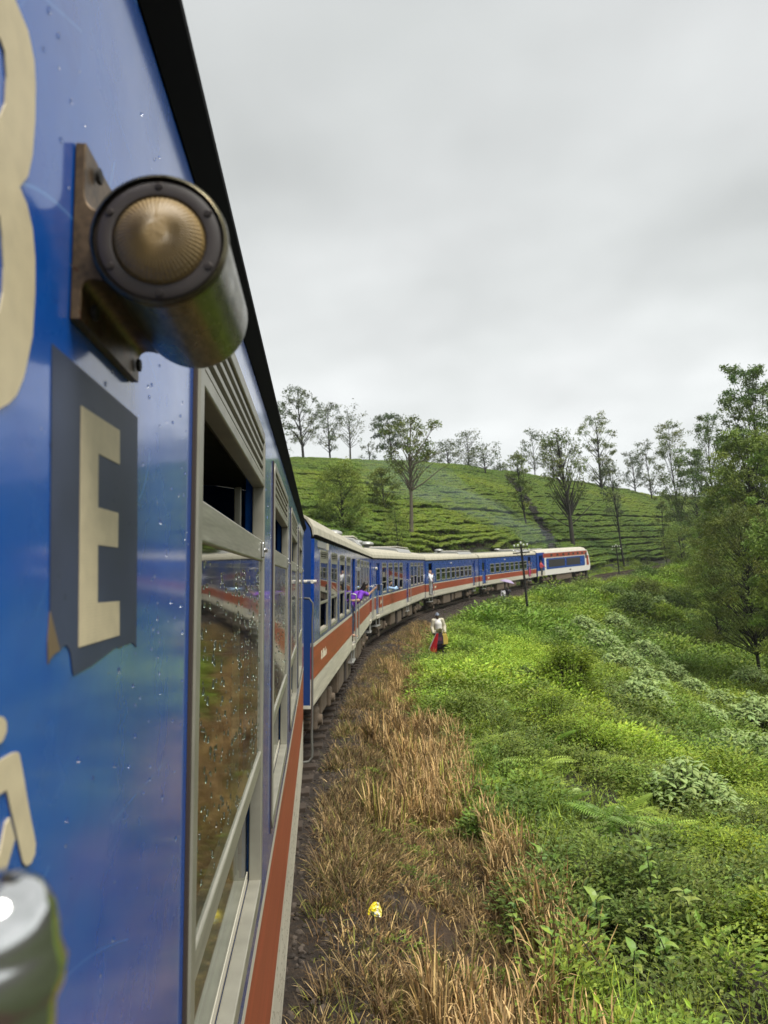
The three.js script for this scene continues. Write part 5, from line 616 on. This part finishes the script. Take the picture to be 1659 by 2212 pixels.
// the man on the path beside the line
{
  const q = onGround(at(951, 1400, 32.5), 0.02), m = person({ el: [0.27, 1.13, -0.03], er: [-0.28, 1.13, -0.02], wl: [0.25, 0.9, 0.14], wr: [-0.25, 0.9, 0.14], kl: [0.1, 0.5, 0.09], al: [0.1, 0.085, 0.1], ar: [-0.1, 0.1, -0.16], kr: [-0.1, 0.49, -0.02] }, { shirt: [0.62, 0.60, 0.56], jacket: [0.47, 0.43, 0.32], skirt: [0.035, 0.028, 0.045], cap: [0.17, 0.20, 0.25], skin: [0.075, 0.042, 0.028], shoes: [0.03, 0.03, 0.03] });
  m.position.copy(q); m.rotation.y = 0.05; top('person', m, 'person in cap and loose beige jacket walking towards the camera on the brown grass', 'person');
  const bag = (pts, depth) => { const s = new THREE.Shape(); pts.forEach(([x, y], i) => i ? s.lineTo(x, y) : s.moveTo(x, y)); return new THREE.ExtrudeGeometry(s, { depth, bevelEnabled: true, bevelSize: 0.02, bevelThickness: 0.03, bevelSegments: 3, curveSegments: 4 }); };
  const um = new THREE.Group(); for (let i = 0; i < 6; i++) part(i % 2 ? 'white_panel' : 'red_panel', new THREE.CylinderGeometry(0.05, 0.19, 0.86, 5, 3, true, (i / 6) * 6.2832, 1.05), M(i < 3 ? [0.62, 0.58, 0.58] : [0.48, 0.012, 0.022], 0.6), um); part('shaft', cyl(V(0, -0.5, 0), V(0, 0.5, 0), 0.008), P.steel, um); part('handle', new THREE.TorusGeometry(0.035, 0.008, 6, 12, 3.3).translate(0.035, 0.5, 0), P.dark, um);
  um.position.copy(q.clone().add(V(-0.22, 0.52, 0.26))); um.rotation.set(-0.1, 2.2, 0.55); top('folded_umbrella', um, 'loosely folded red and white umbrella carried by the walking person', 'umbrella');
  const y = part('bag_body', bag([[-0.11, 0], [0.12, 0], [0.14, 0.2], [0.1, 0.42], [-0.08, 0.43], [-0.13, 0.22]], 0.09), M([0.50, 0.37, 0.07], 0.5), new THREE.Group()).parent; part('carry_strap', tube([V(-0.06, 0.42, 0.05), V(-0.03, 0.52, 0.05), V(0.03, 0.52, 0.05), V(0.07, 0.42, 0.05)], 0.01), M([0.50, 0.37, 0.07], 0.5), y); y.position.copy(q.clone().add(V(0.2, 0.38, 0.16))); top('yellow_bag', y, 'yellow bag hanging from the walking person hand', 'bag');
  const d = part('bag_body', bag([[-0.14, 0], [0.14, 0], [0.15, 0.3], [0.12, 0.44], [-0.12, 0.44], [-0.16, 0.25]], 0.1), M([0.028, 0.018, 0.032], 0.5), new THREE.Group()).parent; part('carry_strap', tube([V(-0.08, 0.44, 0.05), V(-0.05, 0.56, 0.05), V(0.05, 0.56, 0.05), V(0.08, 0.44, 0.05)], 0.012), P.dark, d); part('print', box(-0.1, 0.1, 0.14, 0.3, 0.132, 0.136), M([0.10, 0.03, 0.055], 0.5), d); d.position.copy(q.clone().add(V(-0.01, 0.40, 0.17))); top('dark_bag', d, 'dark patterned bag held in front of the walking person', 'bag');
  const h = new Leaves(); seed = 77; for (let i = 0; i < 260; i++) h.leaf(V(gauss() * 0.13, gauss() * 0.06, gauss() * 0.08), rdir(), rdir(), rr(0.05, 0.1), 0.035, tint([0.22, 0.21, 0.08], rr(0.6, 1.4), rr(-0.1, 0.1))); const hb = new THREE.Group(); part('leaves', h.build(), leafMat, hb).userData.kind = 'stuff'; part('tie', new THREE.TorusGeometry(0.09, 0.012, 6, 14).rotateX(1.57), P.dark, hb); hb.position.copy(q.clone().add(V(0.02, 0.97, 0.24))); top('herb_bundle', hb, 'bundle of pale green leaves held at the walking person waist', 'plant bundle');
}
{ // two under a lilac umbrella by the line
  const q = onGround(at(1088, 1290, 67), 0.02), a = person({ el: [0.24, 1.1, 0.05], wl: [0.14, 1.15, 0.24], er: [-0.24, 1.1, 0.02], wr: [-0.2, 0.9, 0.15] }, { shirt: [0.72, 0.72, 0.72], skirt: [0.03, 0.032, 0.045], longHair: true, skin: [0.08, 0.045, 0.03] }); a.scale.setScalar(0.76); a.position.copy(q); a.rotation.y = -0.5; top('person', a, 'small person in white top and dark skirt standing beside the lilac umbrella', 'person');
  const q2 = onGround(at(1099, 1286, 68.2), 0.02), b = person({ el: [0.26, 1.16, 0.1], wl: [0.1, 1.28, 0.24] }, { shirt: [0.03, 0.032, 0.04], trousers: [0.12, 0.115, 0.10], skin: [0.08, 0.045, 0.03] }); b.scale.setScalar(0.78); b.position.copy(q2); b.rotation.y = -0.3; top('person', b, 'person in dark clothes sheltering under the lilac umbrella by the line', 'person');
  const u = new THREE.Group(), lil = M([0.40, 0.32, 0.50], 0.6, { transmission: 0.3, thickness: 0 }); for (let i = 0; i < 8; i++) { const g = new THREE.SphereGeometry(0.86, 3, 6, (i / 8) * 6.2832, 0.7854, 0, 0.88).scale(1, 0.85, 1).translate(0, -0.42, 0); part('panel', g, lil, u); part('rib', tube([0, 0.3, 0.6, 0.88].map((v) => V(0.85 * Math.sin(v) * Math.cos(-i * 0.7854), 0.845 * 0.86 * Math.cos(v) - 0.435, 0.85 * Math.sin(v) * Math.sin(-i * 0.7854))), 0.006, 8, 4), P.steel, u); } part('shaft', cyl(V(0, -0.62, 0), V(0, 0.36, 0), 0.009), P.steel, u); part('handle', cyl(V(0, -0.75, 0), V(0, -0.62, 0), 0.016), P.dark, u);
  u.position.copy(at(1095, 1259, 67.3)); u.rotation.set(0.1, 0.3, -0.32); top('lilac_umbrella', u, 'open pale lilac umbrella held over two people beside the train', 'umbrella');
}
// passengers
{ const w = putIn(cars[1], person({ pelvis: [0, 0.94, 0], chest: [0, 1.18, 0.26], neck: [0, 1.32, 0.42], head: [0.0, 1.44, 0.50], sl: [0.18, 1.28, 0.38], sr: [-0.16, 1.26, 0.38], el: [0.34, 1.22, 0.56], wl: [0.36, 1.36, 0.74], er: [-0.3, 1.05, 0.3], wr: [-0.36, 1.05, 0.1], face: [0.5, 0, 0.86] }, { shirt: [0.17, 0.035, 0.46], trousers: [0.03, 0.035, 0.06], skin: [0.42, 0.25, 0.17], short: true, longHair: true }), 1.36, 1.22, 8.2); w.scale.setScalar(0.88); top('person', w, 'person in a purple shirt leaning out of the second carriage door, arm stretched out', 'person'); }
{ const p = new THREE.Group(); part('case', rbox(-0.037, 0.037, -0.078, 0.078, -0.005, 0.005, 0.004), P.dark, p); part('screen', box(-0.033, 0.033, -0.072, 0.072, 0.0055, 0.0065), M([0.02, 0.02, 0.025], 0.1), p); putIn(cars[1], p, 1.36 + 0.70, 1.22 + 1.29, 8.2 - 0.33, Math.PI * 0.15); top('mobile_phone', p, 'dark phone held up by the person in purple', 'phone'); }
top('person', putIn(cars[2], person({ pelvis: [0, 0.55, 0], hl: [0.09, 0.52, 0], hr: [-0.09, 0.52, 0], kl: [0.4, 0.5, 0.06], kr: [0.3, 0.5, -0.1], al: [0.4, 0.08, 0.02], ar: [0.3, 0.08, -0.12], chest: [0, 0.87, 0.1], neck: [0, 1.06, 0.2], head: [0, 1.19, 0.28], sl: [0.18, 1.01, 0.2], sr: [-0.18, 1.01, 0.2], el: [0.34, 0.93, 0.62], wl: [0.05, 0.95, 0.72], er: [-0.3, 0.93, 0.55], wr: [-0.03, 1.02, 0.6] }, { shirt: [0.34, 0.50, 0.72], skin: [0.38, 0.22, 0.15] }), 1.12, 1.06, 4.95), 'person in pale blue leaning an arm on a window ledge of the third carriage', 'person');
top('person', putIn(cars[3], person({ el: [0.3, 1.2, 0.1], wl: [0.42, 1.38, 0.12], er: [-0.26, 1.14, 0.1], wr: [-0.22, 0.95, 0.2], kl: [0.12, 0.5, 0.06] }, { shirt: [0.68, 0.68, 0.70], trousers: [0.26, 0.26, 0.26], skin: [0.40, 0.24, 0.17], shoes: [0.2, 0.2, 0.2] }), 1.43, 1.07, 1.05), 'person in white shirt and grey trousers standing in the fourth carriage doorway', 'person');
top('person', putIn(cars[3], person({ el: [0.25, 1.13, 0.05], er: [-0.3, 1.22, 0.1], wr: [-0.42, 1.4, 0.1] }, { shirt: [0.42, 0.30, 0.28], trousers: [0.05, 0.06, 0.09], skin: [0.40, 0.24, 0.17] }), 1.38, 1.05, 1.5), 'person in dull pink behind the white-shirted person in the fourth carriage doorway', 'person');
top('person', putIn(cars[4], person({ el: [0.32, 1.22, 0.12], wl: [0.44, 1.42, 0.15], er: [-0.25, 1.15, 0.06] }, { shirt: [0.06, 0.06, 0.12], trousers: [0.42, 0.03, 0.16], skin: [0.40, 0.24, 0.17], longHair: true }), 1.43, 1.07, 16.0), 'person in dark top and bright pink trousers in the fifth carriage far doorway', 'person');
top('person', putIn(cars[5], person({ el: [0.28, 1.15, 0.1], wl: [0.3, 1.0, 0.3] }, { shirt: [0.42, 0.05, 0.05], trousers: [0.05, 0.05, 0.06], skin: [0.22, 0.12, 0.08] }), 1.42, 0.98, 1.0), 'person in red standing in the rear doorway of the engine', 'person');

// ---------------------------------------------------------------- poles, litter, smoke
function pole(px, pyb, pyt, d, label) {
  const b = onGround(at(px, pyb, d)), t = at(px, pyt, d), h = t.y - b.y, g = new THREE.Group(), wood = bark([0.060, 0.055, 0.045]);
  part('post', taper([V(0, -0.6, 0), V(0.02, h * 0.5, 0), V(0, h, 0)], 0.11, 0.075, 9), wood, g);
  for (const [y, l] of [[h - 0.22, 0.52], [h - 0.62, 0.62]]) { part('crossarm', rbox(-l, l, y - 0.045, y + 0.045, 0.075, 0.15, 0.01), wood, g); for (const s of [-1, 1]) { part('brace', cyl(V(s * l * 0.6, y - 0.05, 0.12), V(0, y - 0.4, 0.09), 0.012, 0.012, 5), wood, g); for (const q of l > 0.6 ? [0.92] : [0.4, 0.92]) part('insulator', new THREE.LatheGeometry([[0.02, -0.04], [0.022, 0.02], [0.06, 0.02], [0.05, 0.06], [0.065, 0.07], [0.055, 0.13], [0, 0.15]].map(([a, c]) => new THREE.Vector2(a, c)), 10).translate(s * l * q, y + 0.09, 0.11), M([0.72, 0.74, 0.68], 0.2), g); } }
  part('insulator', new THREE.LatheGeometry([[0.02, -0.04], [0.06, 0.02], [0.05, 0.06], [0.065, 0.07], [0.055, 0.13], [0, 0.15]].map(([a, c]) => new THREE.Vector2(a, c)), 10).translate(0, h + 0.05, 0), M([0.72, 0.74, 0.68], 0.2), g);
  g.position.copy(b); g.rotation.y = -0.35; return top('telegraph_pole', g, label, 'pole', 'telegraph poles beside the line');
}
pole(1142, 1342, 1174, 54, 'dark telegraph pole with white insulators in front of the fifth carriage');
pole(1340, 1262, 1178, 104, 'farther telegraph pole on the slope right of the engine');
{ // crisp packet on the dry grass
  const q = hit(812, 2012), n = 14, pos = [], col = [], idx = []; for (const s of [0, 1]) for (let j = 0; j <= n; j++) for (let i = 0; i <= n; i++) { const u = i / n, v = j / n, e = Math.sin(Math.PI * u) * Math.sin(Math.PI * v), w = 0.11 * (0.55 + 0.45 * Math.sin(Math.PI * clamp(v * 0.8 + 0.18, 0, 1))); pos.push((u - 0.5) * w * 2 * (1 - 0.45 * v), v * 0.155 + 0.012 * noise(u * 5, v * 5, s), (s ? 1 : -1) * 0.018 * e + 0.035 * noise(u * 3, v * 3, 4) + 0.02 * noise(u * 8, v * 8, 14)); const k = noise(u * 4 + 3, v * 4, 7.7), y = u + 0.35 * k; const c = y < 0.55 ? [0.75, 0.62, 0.015] : y < 0.78 ? [0.62, 0.63, 0.6] : [0.75, 0.66, 0.12]; if (v < 0.32 && u > 0.2 && u < 0.5) c.splice(0, 3, 0.08, 0.10, 0.03); col.push(...c); }
  const N1 = (n + 1) * (n + 1); for (const s of [0, 1]) for (let j = 0; j < n; j++) for (let i = 0; i < n; i++) { const a = s * N1 + j * (n + 1) + i; if (s) idx.push(a, a + 1, a + n + 1, a + 1, a + n + 2, a + n + 1); else idx.push(a, a + n + 1, a + 1, a + 1, a + n + 1, a + n + 2); }
  const g = new THREE.BufferGeometry(); g.setAttribute('position', new THREE.Float32BufferAttribute(pos, 3)); g.setAttribute('color', new THREE.Float32BufferAttribute(col, 3)); g.setIndex(idx); g.computeVertexNormals();
  const m = shade(new THREE.Mesh(g, new THREE.MeshPhysicalMaterial({ vertexColors: true, roughness: 0.3, clearcoat: 0.5, flatShading: true }))); m.scale.set(0.66, 0.7, 0.5); m.position.copy(q).add(V(0, 0.13, 0.0)); m.rotation.set(-0.35, 0.1, -0.2); top('crisp_packet', m, 'crumpled yellow and white crisp packet lying on the dry grass', 'litter');
}
{ const q = onGround(at(1171, 1036, 200)), g = new THREE.LatheGeometry([[0.42, 0], [0.42, 0.35], [0.3, 0.4], [0.34, 0.75], [0.22, 1.0], [0.08, 1.15], [0.04, 1.5], [0, 1.52]].map(([a, b]) => new THREE.Vector2(a, b)), 14), m = shade(new THREE.Mesh(g, P.white)); m.position.copy(q).add(V(0, 0.3, 0)); top('white_marker', m, 'tiny white marker standing among the tea near the hill crest', 'marker'); }
{ // diesel smoke drifting left from the engine
  const s = top('smoke', new THREE.Group(), 'thin bluish diesel smoke drifting left from the engine across the hill', 'smoke', null, 'stuff'), sm = M([0.42, 0.52, 0.58], 1, { transparent: true, opacity: 0.018, specularIntensity: 0 });
  seed = 12; const way = [[1192, 1176, 104, 12], [1150, 1150, 103, 28], [1095, 1128, 102, 42], [1030, 1105, 100, 52], [960, 1075, 98, 56], [895, 1040, 96, 60], [840, 1010, 94, 56]];
  const list = []; for (let i = 0; i < 14; i++) { const f = (i / 14) * 5.99, k = Math.floor(f), a = way[k], b = way[k + 1], q = [0, 1, 2, 3].map((c) => lerp(a[c], b[c], f - k)), r = q[3] * q[2] / FO, g = new THREE.IcosahedronGeometry(1, 5), p = g.attributes.position; for (let v = 0; v < p.count; v++) { const n = 1 + 0.3 * noise(p.getX(v) * 1.3 + i, p.getY(v) * 1.3, p.getZ(v) * 1.3); p.setXYZ(v, p.getX(v) * n, p.getY(v) * n, p.getZ(v) * n); } const c = at(q[0] + rr(-0.5, 0.5) * q[3], q[1] + rr(-0.45, 0.45) * q[3], q[2] + rr(-2, 2)); g.scale(r * 1.7, r * rr(0.5, 0.8), r * 1.2).rotateZ(-0.45).translate(c.x, c.y, c.z); list.push(g); }
  part('smoke_puffs', merge(list), sm, s).userData.kind = 'stuff';
}

renderer.render(scene, camera);
